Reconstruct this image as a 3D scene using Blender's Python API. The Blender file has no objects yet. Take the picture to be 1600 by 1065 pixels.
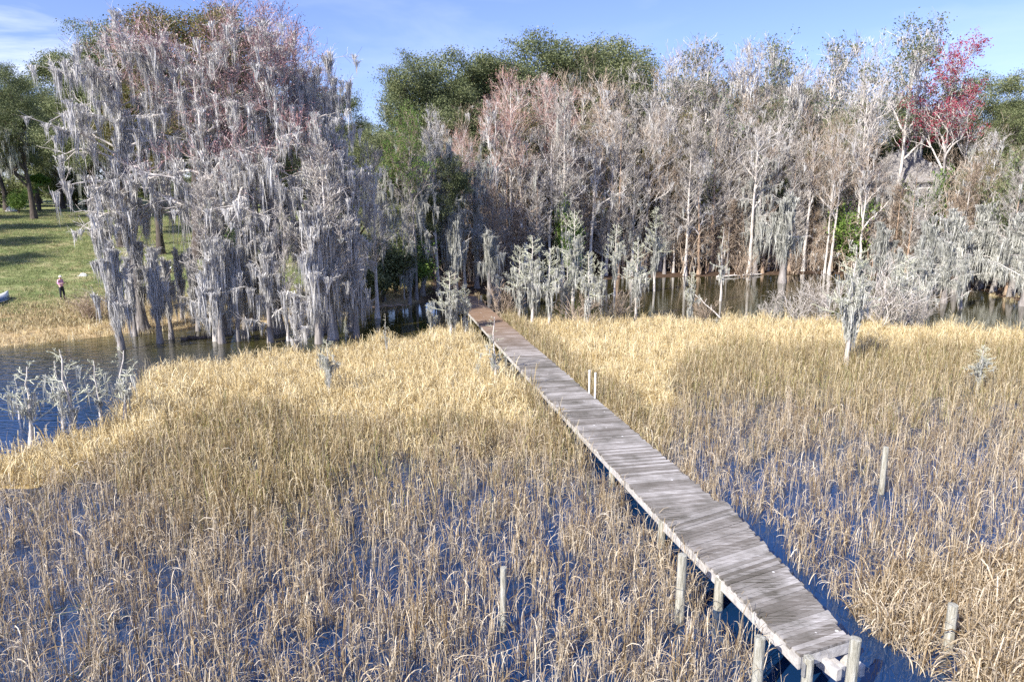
import bpy, math, random
import numpy as np
from mathutils import Vector
sc = bpy.context.scene
col = sc.collection
R = math.radians
# ------------------------------------------------------------------ camera, world, sun
FPX, CX, CY, HC, PITCH = 1067.0, 800.0, 532.5, 7.8, math.atan(212.5/1067.0)
cam = bpy.data.cameras.new('camera'); camo = bpy.data.objects.new('camera', cam); col.objects.link(camo)
cam.sensor_width = 36; cam.lens = 36*FPX/1600; cam.clip_end = 5000; cam.clip_start = 0.1
camo.location = (0, 0, HC); camo.rotation_euler = (math.pi/2-PITCH, 0, 0)
sc.camera = camo
SUN_AZ = R(227)      # direction towards the sun, measured from +X counter-clockwise (behind-left of camera)
SUN_EL = R(38)
sx, sy, sz = math.cos(SUN_AZ)*math.cos(SUN_EL), math.sin(SUN_AZ)*math.cos(SUN_EL), math.sin(SUN_EL)
sun = bpy.data.lights.new('sun', 'SUN'); sun.energy = 5.0; sun.angle = R(0.55); sun.color = (1.0, 0.94, 0.84)
suno = bpy.data.objects.new('sun', sun); col.objects.link(suno)
suno.rotation_euler = Vector((sx, sy, sz)).to_track_quat('Z', 'Y').to_euler(); suno.location = (-30, -30, 60)
w = bpy.data.worlds.new('World'); sc.world = w; w.use_nodes = True
nt = w.node_tree; nt.nodes.clear()
def N(nt, t, **k):
    n = nt.nodes.new(t)
    for a, b in k.items():
        if a == 'inp':
            for i, v in b.items(): n.inputs[i].default_value = v
        else: setattr(n, a, b)
    return n
sky = N(nt, 'ShaderNodeTexSky', sky_type='NISHITA', sun_disc=False, sun_elevation=SUN_EL, altitude=0, air_density=1.0, dust_density=0.4, ozone_density=3.0)
sky.sun_rotation = math.pi/2-SUN_AZ
geo = N(nt, 'ShaderNodeTexCoord')
mp = N(nt, 'ShaderNodeMapping'); mp.inputs['Scale'].default_value = (1.6, 1.6, 6.5); mp.inputs['Rotation'].default_value = (0.0, 0.25, 0.3)
nz = N(nt, 'ShaderNodeTexNoise', inp={'Scale': 2.1, 'Detail': 8, 'Roughness': 0.55, 'Distortion': 0.5})
cr = N(nt, 'ShaderNodeValToRGB'); cr.color_ramp.elements[0].position = 0.47; cr.color_ramp.elements[1].position = 0.72
sep = N(nt, 'ShaderNodeSeparateXYZ')
lf = N(nt, 'ShaderNodeMapRange', inp={'From Min': -0.25, 'From Max': -0.6, 'To Min': 0.12, 'To Max': 0.8})
mul = N(nt, 'ShaderNodeMath', operation='MULTIPLY')
mixc = N(nt, 'ShaderNodeMix', data_type='RGBA')
tint = N(nt, 'ShaderNodeMix', data_type='RGBA', blend_type='MULTIPLY'); tint.inputs[0].default_value = 1; tint.inputs[7].default_value = (1.02, 0.97, 1.30, 1)
bg = N(nt, 'ShaderNodeBackground', inp={'Strength': 0.10}); out = N(nt, 'ShaderNodeOutputWorld')
L = nt.links.new
L(geo.outputs['Generated'], mp.inputs[0]); L(mp.outputs[0], nz.inputs['Vector']); L(nz.outputs[0], cr.inputs[0])
L(geo.outputs['Generated'], sep.inputs[0]); L(sep.outputs[0], lf.inputs[0]); L(lf.outputs[0], mul.inputs[0]); L(cr.outputs[0], mul.inputs[1])
L(sky.outputs[0], tint.inputs[6]); L(tint.outputs[2], mixc.inputs[6]); mixc.inputs[7].default_value = (9.5, 9.8, 10.8, 1); L(mul.outputs[0], mixc.inputs[0])
L(mixc.outputs[2], bg.inputs[0]); L(bg.outputs[0], out.inputs[0])
sc.view_settings.view_transform = 'Standard'; sc.view_settings.look = 'None'; sc.view_settings.exposure = 0.78; sc.view_settings.gamma = 1.0
sc.render.engine = 'CYCLES'
cy = sc.cycles; cy.max_bounces = 5; cy.diffuse_bounces = 3; cy.glossy_bounces = 2; cy.transmission_bounces = 3; cy.transparent_max_bounces = 4; cy.caustics_reflective = False; cy.caustics_refractive = False; cy.use_adaptive_sampling = True
try: cy.use_denoising = False; cy.denoiser = 'OPENIMAGEDENOISE'
except Exception: pass

# ------------------------------------------------------------------ projection helpers (measuring the photograph onto the ground)
cp, sp = math.cos(PITCH), math.sin(PITCH)
def ray(px, py):
    a = (px-CX)/FPX; b = -(py-CY)/FPX
    return np.array([a, cp+b*sp, -sp+b*cp])
def G(px, py, z=0.0):
    d = ray(px, py); t = (z-HC)/d[2]
    return np.array([d[0]*t, d[1]*t, z])
def proj(x, y, z):
    yc = y*cp+(HC-z)*sp
    return CX+FPX*x/yc, CY+FPX*((HC-z)*cp-y*sp)/yc
def xat(px, Y, Z): return (px-CX)/FPX*(Y*cp+(HC-Z)*sp)
def zat(py, Y):
    b = (py-CY)/FPX      # ((H-Z)cp - Y sp) = b*(Y cp + (H-Z) sp)
    return HC-Y*(b*cp+sp)/(cp-b*sp)

# value noise, vectorised
_g = np.random.default_rng(5).random((256, 256))
def vn(x, y):
    xi = np.floor(x).astype(int); yi = np.floor(y).astype(int); fx = x-xi; fy = y-yi
    fx = fx*fx*(3-2*fx); fy = fy*fy*(3-2*fy); a = lambda i, j: _g[(xi+i) & 255, (yi+j) & 255]
    return (a(0, 0)*(1-fx)+a(1, 0)*fx)*(1-fy)+(a(0, 1)*(1-fx)+a(1, 1)*fx)*fy
def fbm(x, y): return (vn(x, y)+.5*vn(2.1*x+7, 2.1*y+3)+.25*vn(4.3*x+1, 4.3*y+9))/1.75

# ------------------------------------------------------------------ terrain function
_sh = [(-900, 640), (-300, 580), (0, 543), (100, 531), (200, 521), (300, 512), (400, 508), (500, 502), (560, 486), (650, 474), (735, 466), (800, 450), (900, 440), (1000, 434), (1150, 430), (1300, 428), (1420, 434), (1500, 445), (1570, 466), (1700, 492), (2100, 560), (2800, 700)]
_st, _sy = [], []
for px, py in _sh:
    g_ = G(px, py); _st.append(g_[0]/g_[1]); _sy.append(g_[1])
_st = np.array(_st); _sy = np.array(_sy)
def ground_z(x, y):
    x = np.asarray(x, float); y = np.asarray(y, float)
    yy = np.maximum(y, 1.0); t = x/yy
    ys = np.interp(t, _st, _sy)+1.2*(fbm(x*.35+30, y*.35)-.5)
    s = y-ys
    k = np.clip((-0.10-t)/0.12, 0, 1); kr = np.clip((t-0.45)/0.2, 0, 1)
    slope = .055+.075*k+.03*kr; cap = 5+8*k
    up = cap*(1-np.exp(-slope*np.maximum(s, 0)/cap))+.10*np.clip(s*2, 0, 1)+.06*np.clip(s, 0, 1)*(fbm(x*.8, y*.8)-.5)
    return np.where(s > 0, up, np.maximum(s*.25, -.75))
def gz(x, y): return float(ground_z(np.array([x]), np.array([y]))[0])
def GT(px, py):           # the point of the terrain (or water) seen at a pixel
    d = ray(px, py); t = 5.0
    while t < 400:
        p = d*t; z = HC+p[2]
        if z <= max(gz(p[0], p[1]), 0): break
        t += .1
    return np.array([d[0]*t, d[1]*t, max(gz(d[0]*t, d[1]*t), 0)])

# marsh masks (measured in the photograph, used on the water plane)
_mt = np.array([(-600, 780), (0, 722), (60, 705), (150, 672), (205, 640), (235, 592), (300, 572), (420, 566), (520, 558), (600, 538), (650, 530), (740, 510), (800, 506), (960, 504), (1100, 508), (1250, 508), (1400, 513), (1500, 519), (1600, 528), (2200, 560)], float)
GA = np.array([(-300, 760), (0, 716), (90, 690), (180, 655), (235, 590), (300, 570), (420, 562), (520, 553), (620, 528), (700, 512), (760, 500), (800, 590), (855, 690), (740, 672), (620, 672), (520, 672), (420, 650), (330, 650), (250, 690), (130, 760), (0, 775), (-300, 830)], float)
GB = np.array([(800, 500), (880, 505), (1100, 505), (1240, 505), (1370, 510), (1480, 516), (1600, 527), (2000, 545), (2000, 590), (1600, 552), (1450, 548), (1300, 552), (1150, 548), (1070, 560), (1045, 600), (1060, 640), (1000, 650), (930, 600), (870, 555)], float)
def inpoly(x, y, P):
    r = np.zeros(x.shape, bool); j = len(P)-1
    for i in range(len(P)):
        c = ((P[i, 1] > y) != (P[j, 1] > y)) & (x < (P[j, 0]-P[i, 0])*(y-P[i, 1])/(P[j, 1]-P[i, 1]+1e-9)+P[i, 0])
        r ^= c; j = i
    return r
def masks(x, y):
    yy = np.maximum(y, 3.0); px, py = proj(x, yy, 0.0)
    n1 = (fbm(x*.5+11, y*.5)-.5); n2 = fbm(x*.9, y*.9+40)-.5
    pxj = px+n1*60*12/yy*2; pyj = py+n2*30
    marsh = (pyj > np.interp(px, _mt[:, 0], _mt[:, 1])) & (y > 3)
    gold = (inpoly(pxj, pyj, GA) | inpoly(pxj, pyj, GB)) & marsh
    return px, py, marsh, gold
# boardwalk footprint (world)
DZ = 0.70
FL0, FR0 = G(735, 491, DZ), G(735, 460, DZ)
JL, JR = G(1034, 810, DZ), G(1116, 780, DZ)
NL, NR = G(1249, 1024, DZ), G(1331, 998, DZ)
JR2 = G(1131, 781, DZ)
ddir = (JL-FL0); ddir /= np.linalg.norm(ddir)                     # towards the camera
dper = np.array([-ddir[1], ddir[0], 0.])                           # to the right of the view
if dper[0] < 0: dper = -dper
def dock_dist(x, y):
    """signed: (distance left of left edge >0, distance right of right edge >0)"""
    a = (x-JL[0])*dper[0]+(y-JL[1])*dper[1]; u = (x-JL[0])*ddir[0]+(y-JL[1])*ddir[1]
    return a, u

# ------------------------------------------------------------------ mesh builder
class MB:
    def __init__(s): s.v = []; s.q = []; s.t = []; s.n = 0; s.qm = []
    def add(s, v, q=None, t=None):
        v = np.asarray(v, np.float32).reshape(-1, 3)
        if q is not None and len(q): s.q.append(np.asarray(q, np.int32).reshape(-1, 4)+s.n)
        if t is not None and len(t): s.t.append(np.asarray(t, np.int32).reshape(-1, 3)+s.n)
        s.v.append(v); s.n += len(v)
    def strips(s, P, W, S):
        n, k, _ = P.shape
        if n == 0: return
        if S.ndim == 2: S = S[:, None, :]
        A = P-S*W[..., None]; B = P+S*W[..., None]
        v = np.stack([A, B], 2).reshape(-1, 3)
        base = np.arange(n)[:, None]*(2*k)+np.arange(k-1)[None]*2
        q = np.stack([base, base+1, base+3, base+2], -1).reshape(-1, 4)
        s.add(v, q)
    def tubes(s, P, Rr, m=5):
        n, k, _ = P.shape
        if n == 0: return
        T = np.gradient(P, axis=1); T /= np.linalg.norm(T, axis=2, keepdims=True)+1e-9
        ref = np.where(np.abs(T[:, :1, 2:3]) > .8, np.array([1., 0, 0]), np.array([0, 0, 1.]))
        U = np.cross(T, np.broadcast_to(ref, T.shape)); U /= np.linalg.norm(U, axis=2, keepdims=True)+1e-9
        V = np.cross(T, U); a = np.arange(m)*2*np.pi/m
        ring = P[:, :, None]+Rr[:, :, None, None]*(np.cos(a)[:, None]*U[:, :, None]+np.sin(a)[:, None]*V[:, :, None])
        v = ring.reshape(-1, 3)
        b = (np.arange(n)[:, None, None]*k+np.arange(k-1)[None, :, None])*m; j = np.arange(m)[None, None]; j2 = (j+1) % m
        q = np.stack([b+j, b+j2, b+m+j2, b+m+j], -1).reshape(-1, 4)
        s.add(v, q)
    def box(s, c, u, v, w_, hu, hv, hw):
        c = np.asarray(c, float); u, v, w_ = [np.asarray(k, float) for k in (u, v, w_)]
        vs = [c+a*hu*u+b*hv*v+d*hw*w_ for a in (-1, 1) for b in (-1, 1) for d in (-1, 1)]
        s.add(vs, [(0, 1, 3, 2), (4, 6, 7, 5), (0, 4, 5, 1), (2, 3, 7, 6), (0, 2, 6, 4), (1, 5, 7, 3)])
    def bx(s, x0, x1, y0, y1, z0, z1): s.box(((x0+x1)/2, (y0+y1)/2, (z0+z1)/2), (1, 0, 0), (0, 1, 0), (0, 0, 1), (x1-x0)/2, (y1-y0)/2, (z1-z0)/2)
    def cyl(s, p0, p1, r0, r1, m=12, cap=True):
        p0 = np.asarray(p0, float); p1 = np.asarray(p1, float)
        pts = np.array([p0+(p1-p0)*f for f in (0, .25, .5, .75, 1)])[None]; n0 = s.n
        s.tubes(pts, np.linspace(r0, r1, 5)[None], m)
        if cap:
            top = s.v[-1][-m:]; c = top.mean(0)
            s.add(np.vstack([top, c+np.array([0, 0, r1*.12])]), None, [(i, (i+1) % m, m) for i in range(m)])
    def mesh(s, name, smooth=False):
        me = bpy.data.meshes.new(name); v = np.concatenate(s.v) if s.v else np.zeros((0, 3), np.float32)
        q = np.concatenate(s.q) if s.q else np.zeros((0, 4), np.int32); t = np.concatenate(s.t) if s.t else np.zeros((0, 3), np.int32)
        me.vertices.add(len(v)); me.vertices.foreach_set('co', v.ravel())
        li = np.concatenate([q.ravel(), t.ravel()]); me.loops.add(len(li)); me.loops.foreach_set('vertex_index', li)
        ls = np.concatenate([np.arange(len(q))*4, len(q)*4+np.arange(len(t))*3]).astype(np.int32)
        lt = np.concatenate([np.full(len(q), 4), np.full(len(t), 3)]).astype(np.int32)
        me.polygons.add(len(ls)); me.polygons.foreach_set('loop_start', ls); me.polygons.foreach_set('loop_total', lt)
        me.polygons.foreach_set('use_smooth', np.full(len(ls), smooth)); me.update(calc_edges=True); me.validate(); return me
    def build(s, name, mat, parent=None, smooth=False, link=True):
        me = s.mesh(name, smooth); me.materials.append(mat); o = bpy.data.objects.new(name, me)
        if link: col.objects.link(o)
        if parent: o.parent = parent
        return o
def tag(o, label=None, cat=None, group=None, kind=None):
    if label: o['label'] = label
    if cat: o['category'] = cat
    if group: o['group'] = group
    if kind: o['kind'] = kind
    return o
def empty(name, loc=(0, 0, 0), rz=0, s=1):
    o = bpy.data.objects.new(name, None); col.objects.link(o); o.location = loc; o.rotation_euler.z = rz; o.scale = (s, s, s) if not hasattr(s, '__len__') else s; o.empty_display_size = .2
    return o

# ------------------------------------------------------------------ materials
def ramp(nt, stops):
    r = N(nt, 'ShaderNodeValToRGB'); e = r.color_ramp.elements
    while len(e) > 1: e.remove(e[0])
    e[0].position = stops[0][0]; e[0].color = (*stops[0][1], 1)
    for p_, c in stops[1:]: x = e.new(p_); x.color = (*c, 1)
    return r
def mat_island(name, stops, rough=.8, transl=0.0, nscale=0, inst=.35):
    """colour chosen per loose piece (blade, strand, board) and shifted per copy"""
    m = bpy.data.materials.new(name); m.use_nodes = True; nt = m.node_tree; b = nt.nodes['Principled BSDF']; L = nt.links.new
    g = N(nt, 'ShaderNodeNewGeometry'); oi = N(nt, 'ShaderNodeObjectInfo')
    a = N(nt, 'ShaderNodeMath', operation='MULTIPLY_ADD', inp={1: inst, 2: -inst/2}); L(oi.outputs['Random'], a.inputs[0])
    s = N(nt, 'ShaderNodeMath', operation='ADD'); L(g.outputs['Random Per Island'], s.inputs[0]); L(a.outputs[0], s.inputs[1])
    src = s.outputs[0]
    if nscale:
        tc = N(nt, 'ShaderNodeTexCoord'); nz = N(nt, 'ShaderNodeTexNoise', inp={'Scale': nscale, 'Detail': 3}); L(tc.outputs['Object'], nz.inputs['Vector'])
        a2 = N(nt, 'ShaderNodeMath', operation='MULTIPLY_ADD', inp={1: 1.2, 2: -.6}); L(nz.outputs[0], a2.inputs[0])
        s2 = N(nt, 'ShaderNodeMath', operation='ADD'); L(src, s2.inputs[0]); L(a2.outputs[0], s2.inputs[1]); src = s2.outputs[0]
    r = ramp(nt, stops); L(src, r.inputs[0]); L(r.outputs[0], b.inputs['Base Color'])
    b.inputs['Roughness'].default_value = rough; b.inputs['Specular IOR Level'].default_value = .25
    if transl:
        tr = N(nt, 'ShaderNodeBsdfTranslucent'); L(r.outputs[0], tr.inputs[0]); mx = N(nt, 'ShaderNodeMixShader', inp={0: transl})
        L(b.outputs[0], mx.inputs[1]); L(tr.outputs[0], mx.inputs[2]); L(mx.outputs[0], nt.nodes['Material Output'].inputs[0])
    return m
def mat_noise(name, c1, c2, scale=4, rough=.8, stretch=(1, 1, 1), bump=0.3, c3=None, metal=0):
    m = bpy.data.materials.new(name); m.use_nodes = True; nt = m.node_tree; b = nt.nodes['Principled BSDF']; L = nt.links.new
    tc = N(nt, 'ShaderNodeTexCoord'); mp = N(nt, 'ShaderNodeMapping'); mp.inputs['Scale'].default_value = stretch
    nz = N(nt, 'ShaderNodeTexNoise', inp={'Scale': scale, 'Detail': 6, 'Roughness': .65}); L(tc.outputs['Object'], mp.inputs[0]); L(mp.outputs[0], nz.inputs['Vector'])
    st = [(.33, c1), (.67, c2)] if c3 is None else [(.3, c1), (.5, c2), (.7, c3)]
    r = ramp(nt, st); L(nz.outputs[0], r.inputs[0]); L(r.outputs[0], b.inputs['Base Color']); b.inputs['Roughness'].default_value = rough
    b.inputs['Specular IOR Level'].default_value = .3; b.inputs['Metallic'].default_value = metal
    if bump:
        bp = N(nt, 'ShaderNodeBump', inp={'Strength': bump, 'Distance': .05}); L(nz.outputs[0], bp.inputs['Height']); L(bp.outputs[0], b.inputs['Normal'])
    return m
M = {}
M['moss'] = mat_island('spanish_moss', [(0, (.32, .31, .295)), (.5, (.57, .56, .54)), (1, (.78, .77, .75))], .95, .12, .25, .25)
M['moss_green'] = mat_island('green_grey_moss', [(0, (.26, .265, .235)), (.5, (.47, .475, .435)), (1, (.68, .675, .62))], .95, .12, .3, .3)
M['lichen'] = mat_island('lichen_twigs', [(0, (.35, .36, .26)), (.6, (.60, .61, .46)), (1, (.76, .76, .62))], .9, 0, .5, .3)
M['bark_grey'] = mat_noise('grey_cypress_bark', (.17, .15, .14), (.40, .37, .35), 3, .9, (3, 3, .5), .5)
M['bark_pale'] = mat_noise('pale_bark', (.42, .38, .34), (.80, .75, .70), 2.5, .85, (2, 2, .6), .3)
M['bark_dark'] = mat_noise('dark_oak_bark', (.05, .04, .035), (.14, .115, .10), 3, .9, (2, 2, .5), .5)
M['bark_tan'] = mat_noise('orange_tan_bark', (.30, .19, .12), (.52, .40, .30), 2.5, .85, (2, 2, .6), .3)
M['twig_grey'] = mat_island('grey_twigs', [(0, (.28, .25, .22)), (.6, (.50, .46, .42)), (1, (.70, .66, .61))], .9, 0, 0, .3)
M['twig_brown'] = mat_island('brown_twigs', [(0, (.19, .14, .10)), (.6, (.42, .33, .25)), (1, (.62, .52, .42))], .9, 0, 0, .3)
M['twig_pink'] = mat_island('pink_budding_twigs', [(0, (.36, .20, .17)), (.6, (.52, .34, .29)), (1, (.62, .50, .44))], .9, 0, 0, .3)
M['twig_mauve'] = mat_island('mauve_budding_twigs', [(0, (.28, .14, .15)), (.6, (.42, .27, .26)), (1, (.54, .45, .43))], .9, 0, 0, .3)
M['bud_red'] = mat_island('red_maple_seeds', [(0, (.25, .02, .045)), (.6, (.45, .07, .12)), (1, (.60, .20, .25))], .7, .3, 0, .2)
M['bud_mauve'] = mat_island('mauve_maple_buds', [(0, (.28, .09, .11)), (.6, (.40, .19, .20)), (1, (.46, .30, .28))], .7, .3, 0, .2)
M['bud_pink'] = mat_island('coral_maple_buds', [(0, (.52, .26, .21)), (.6, (.62, .40, .34)), (1, (.68, .52, .45))], .7, .3, 0, .2)
M['leaf_oak'] = mat_island('live_oak_leaves', [(0, (.07, .09, .04)), (.5, (.16, .195, .085)), (1, (.33, .35, .18))], .55, .25, .35, .4)
M['leaf_olive'] = mat_island('olive_leaves', [(0, (.10, .11, .04)), (.5, (.18, .18, .07)), (1, (.32, .24, .09))], .6, .3, .35, .4)
M['leaf_bright'] = mat_island('bright_green_leaves', [(0, (.07, .14, .03)), (.5, (.15, .26, .05)), (1, (.30, .40, .10))], .5, .3, .6, .3)
M['leaf_sparse'] = mat_island('sparse_blue_green_leaves', [(0, (.09, .12, .07)), (.5, (.15, .19, .11)), (1, (.24, .26, .15))], .55, .25, .35, .4)
M['reed'] = mat_island('dry_reed_blades', [(0, (.17, .11, .05)), (.2, (.32, .24, .14)), (.45, (.58, .48, .34)), (.75, (.80, .71, .56)), (.95, (.88, .83, .73)), (1, (.20, .25, .07))], .7, .2, 0, .3)
M['reed_olive'] = mat_island('olive_reed_blades', [(0, (.16, .11, .05)), (.3, (.34, .26, .125)), (.55, (.60, .49, .30)), (.9, (.80, .70, .50)), (1, (.27, .27, .09))], .7, .2, 0, .3)
M['gold'] = mat_island('golden_grass_blades', [(0, (.36, .26, .11)), (.3, (.58, .46, .24)), (.7, (.78, .66, .40)), (1, (.87, .79, .57))], .7, .2, 0, .3)
M['post'] = mat_noise('weathered_post', (.16, .15, .11), (.40, .385, .32), 7, .9, (3, 3, .35), .9, (.54, .54, .49))
M['wood_edge'] = mat_noise('bleached_edge_board', (.34, .32, .30), (.62, .60, .57), 6, .85, (1, 1, 1), .4)
M['white'] = mat_noise('white_plastic', (.72, .73, .74), (.84, .84, .84), 3, .5, (1, 1, 1), .05)
M['rust'] = mat_noise('steel_bracket', (.20, .20, .19), (.34, .33, .31), 10, .6, (1, 1, 1), .1)

# planks: grey boards, dark algae blotches down the middle, brown far end
def mat_planks():
    m = bpy.data.materials.new('weathered_planks'); m.use_nodes = True; nt = m.node_tree; b = nt.nodes['Principled BSDF']; L = nt.links.new
    g = N(nt, 'ShaderNodeNewGeometry'); tc = N(nt, 'ShaderNodeTexCoord')
    r = ramp(nt, [(0, (.075, .062, .05)), (.35, (.21, .19, .17)), (.7, (.45, .425, .405)), (1, (.70, .68, .66))])
    mp = N(nt, 'ShaderNodeMapping'); mp.inputs['Rotation'].default_value = (0, 0, math.atan2(dper[1], dper[0])*-1); mp.inputs['Scale'].default_value = (1.3, 15, 1)
    n1 = N(nt, 'ShaderNodeTexNoise', inp={'Scale': 1.6, 'Detail': 8, 'Roughness': .75}); L(tc.outputs['Object'], mp.inputs[0]); L(mp.outputs[0], n1.inputs['Vector'])
    n2 = N(nt, 'ShaderNodeTexNoise', inp={'Scale': .9, 'Detail': 5, 'Roughness': .6}); L(tc.outputs['Object'], n2.inputs['Vector'])
    ma = N(nt, 'ShaderNodeMath', operation='MULTIPLY_ADD', inp={1: .38, 2: 0.02}); L(g.outputs['Random Per Island'], ma.inputs[0])
    mb_ = N(nt, 'ShaderNodeMath', operation='MULTIPLY_ADD', inp={1: 1.9, 2: -.68}); L(n1.outputs[0], mb_.inputs[0])
    s = N(nt, 'ShaderNodeMath', operation='ADD'); L(ma.outputs[0], s.inputs[0]); L(mb_.outputs[0], s.inputs[1]); L(s.outputs[0], r.inputs[0])
    r2 = ramp(nt, [(.42, (0, 0, 0)), (.60, (1, 1, 1))]); L(n2.outputs[0], r2.inputs[0])
    k = N(nt, 'ShaderNodeMath', operation='MULTIPLY', inp={1: .97}); L(r2.outputs[0], k.inputs[0])
    # streaky breakup of the dark growth along the boards
    k2 = N(nt, 'ShaderNodeMath', operation='MULTIPLY'); r3 = ramp(nt, [(.42, (0, 0, 0)), (.56, (1, 1, 1))]); L(n1.outputs[0], r3.inputs[0]); L(k.outputs[0], k2.inputs[0]); L(r3.outputs[0], k2.inputs[1])
    mx = N(nt, 'ShaderNodeMix', data_type='RGBA'); L(k2.outputs[0], mx.inputs[0]); L(r.outputs[0], mx.inputs[6]); mx.inputs[7].default_value = (.075, .068, .052, 1)
    sp_ = N(nt, 'ShaderNodeSeparateXYZ'); L(tc.outputs['Object'], sp_.inputs[0])
    mr = N(nt, 'ShaderNodeMapRange', inp={'From Min': 31, 'From Max': 42, 'To Min': 0, 'To Max': .75}); L(sp_.outputs[1], mr.inputs[0])
    mx2 = N(nt, 'ShaderNodeMix', data_type='RGBA'); L(mr.outputs[0], mx2.inputs[0]); L(mx.outputs[2], mx2.inputs[6]); mx2.inputs[7].default_value = (.27, .165, .095, 1)
    # bird droppings
    vo = N(nt, 'ShaderNodeTexVoronoi', inp={'Scale': 1.7}); L(tc.outputs['Object'], vo.inputs['Vector']); r4 = ramp(nt, [(.045, (1, 1, 1)), (.06, (0, 0, 0))]); L(vo.outputs['Distance'], r4.inputs[0])
    mx3 = N(nt, 'ShaderNodeMix', data_type='RGBA'); L(r4.outputs[0], mx3.inputs[0]); L(mx2.outputs[2], mx3.inputs[6]); mx3.inputs[7].default_value = (.75, .74, .72, 1)
    L(mx3.outputs[2], b.inputs['Base Color']); b.inputs['Roughness'].default_value = .85; b.inputs['Specular IOR Level'].default_value = .2
    bp = N(nt, 'ShaderNodeBump', inp={'Strength': .5, 'Distance': .01}); L(n1.outputs[0], bp.inputs['Height']); L(bp.outputs[0], b.inputs['Normal'])
    return m
M['planks'] = mat_planks()

# ------------------------------------------------------------------ water
def water():
    m = bpy.data.materials.new('lake_water'); m.use_nodes = True; nt = m.node_tree; b = nt.nodes['Principled BSDF']; L = nt.links.new
    b.inputs['Roughness'].default_value = .03; b.inputs['IOR'].default_value = 1.9; b.inputs['Specular Tint'].default_value = (.55, .75, 1, 1)
    tc = N(nt, 'ShaderNodeTexCoord')
    mp = N(nt, 'ShaderNodeMapping'); mp.inputs['Scale'].default_value = (.8, 2.2, 1)
    n1 = N(nt, 'ShaderNodeTexNoise', inp={'Scale': 1.6, 'Detail': 3, 'Roughness': .5}); L(tc.outputs['Object'], mp.inputs[0]); L(mp.outputs[0], n1.inputs['Vector'])
    # ripples are strongest on the open pond at the left, the water among the reeds lies still
    sep = N(nt, 'ShaderNodeSeparateXYZ'); L(tc.outputs['Object'], sep.inputs[0])
    mr = N(nt, 'ShaderNodeMapRange', inp={'From Min': -6, 'From Max': -20, 'To Min': .10, 'To Max': 1.0}); L(sep.outputs[0], mr.inputs[0])
    bp = N(nt, 'ShaderNodeBump', inp={'Distance': .05}); L(mr.outputs[0], bp.inputs['Strength']); L(n1.outputs[0], bp.inputs['Height']); L(bp.outputs[0], b.inputs['Normal'])
    # tea-brown shallows towards the shore, reflected sky blue painted into the marsh water
    mw = N(nt, 'ShaderNodeMapRange', inp={'From Min': 26, 'From Max': 38}); L(sep.outputs[1], mw.inputs[0]); mc = N(nt, 'ShaderNodeMix', data_type='RGBA'); L(mw.outputs[0], mc.inputs[0]); mc.inputs[6].default_value = (.006, .028, .088, 1); mc.inputs[7].default_value = (.045, .040, .012, 1); L(mc.outputs[2], b.inputs['Base Color'])
    mb = MB(); mb.add([(-1500, -300, 0), (1500, -300, 0), (1500, 900, 0), (-1500, 900, 0)], [(0, 1, 2, 3)])
    tag(mb.build('lake_water', m), kind='structure')
water()
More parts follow.
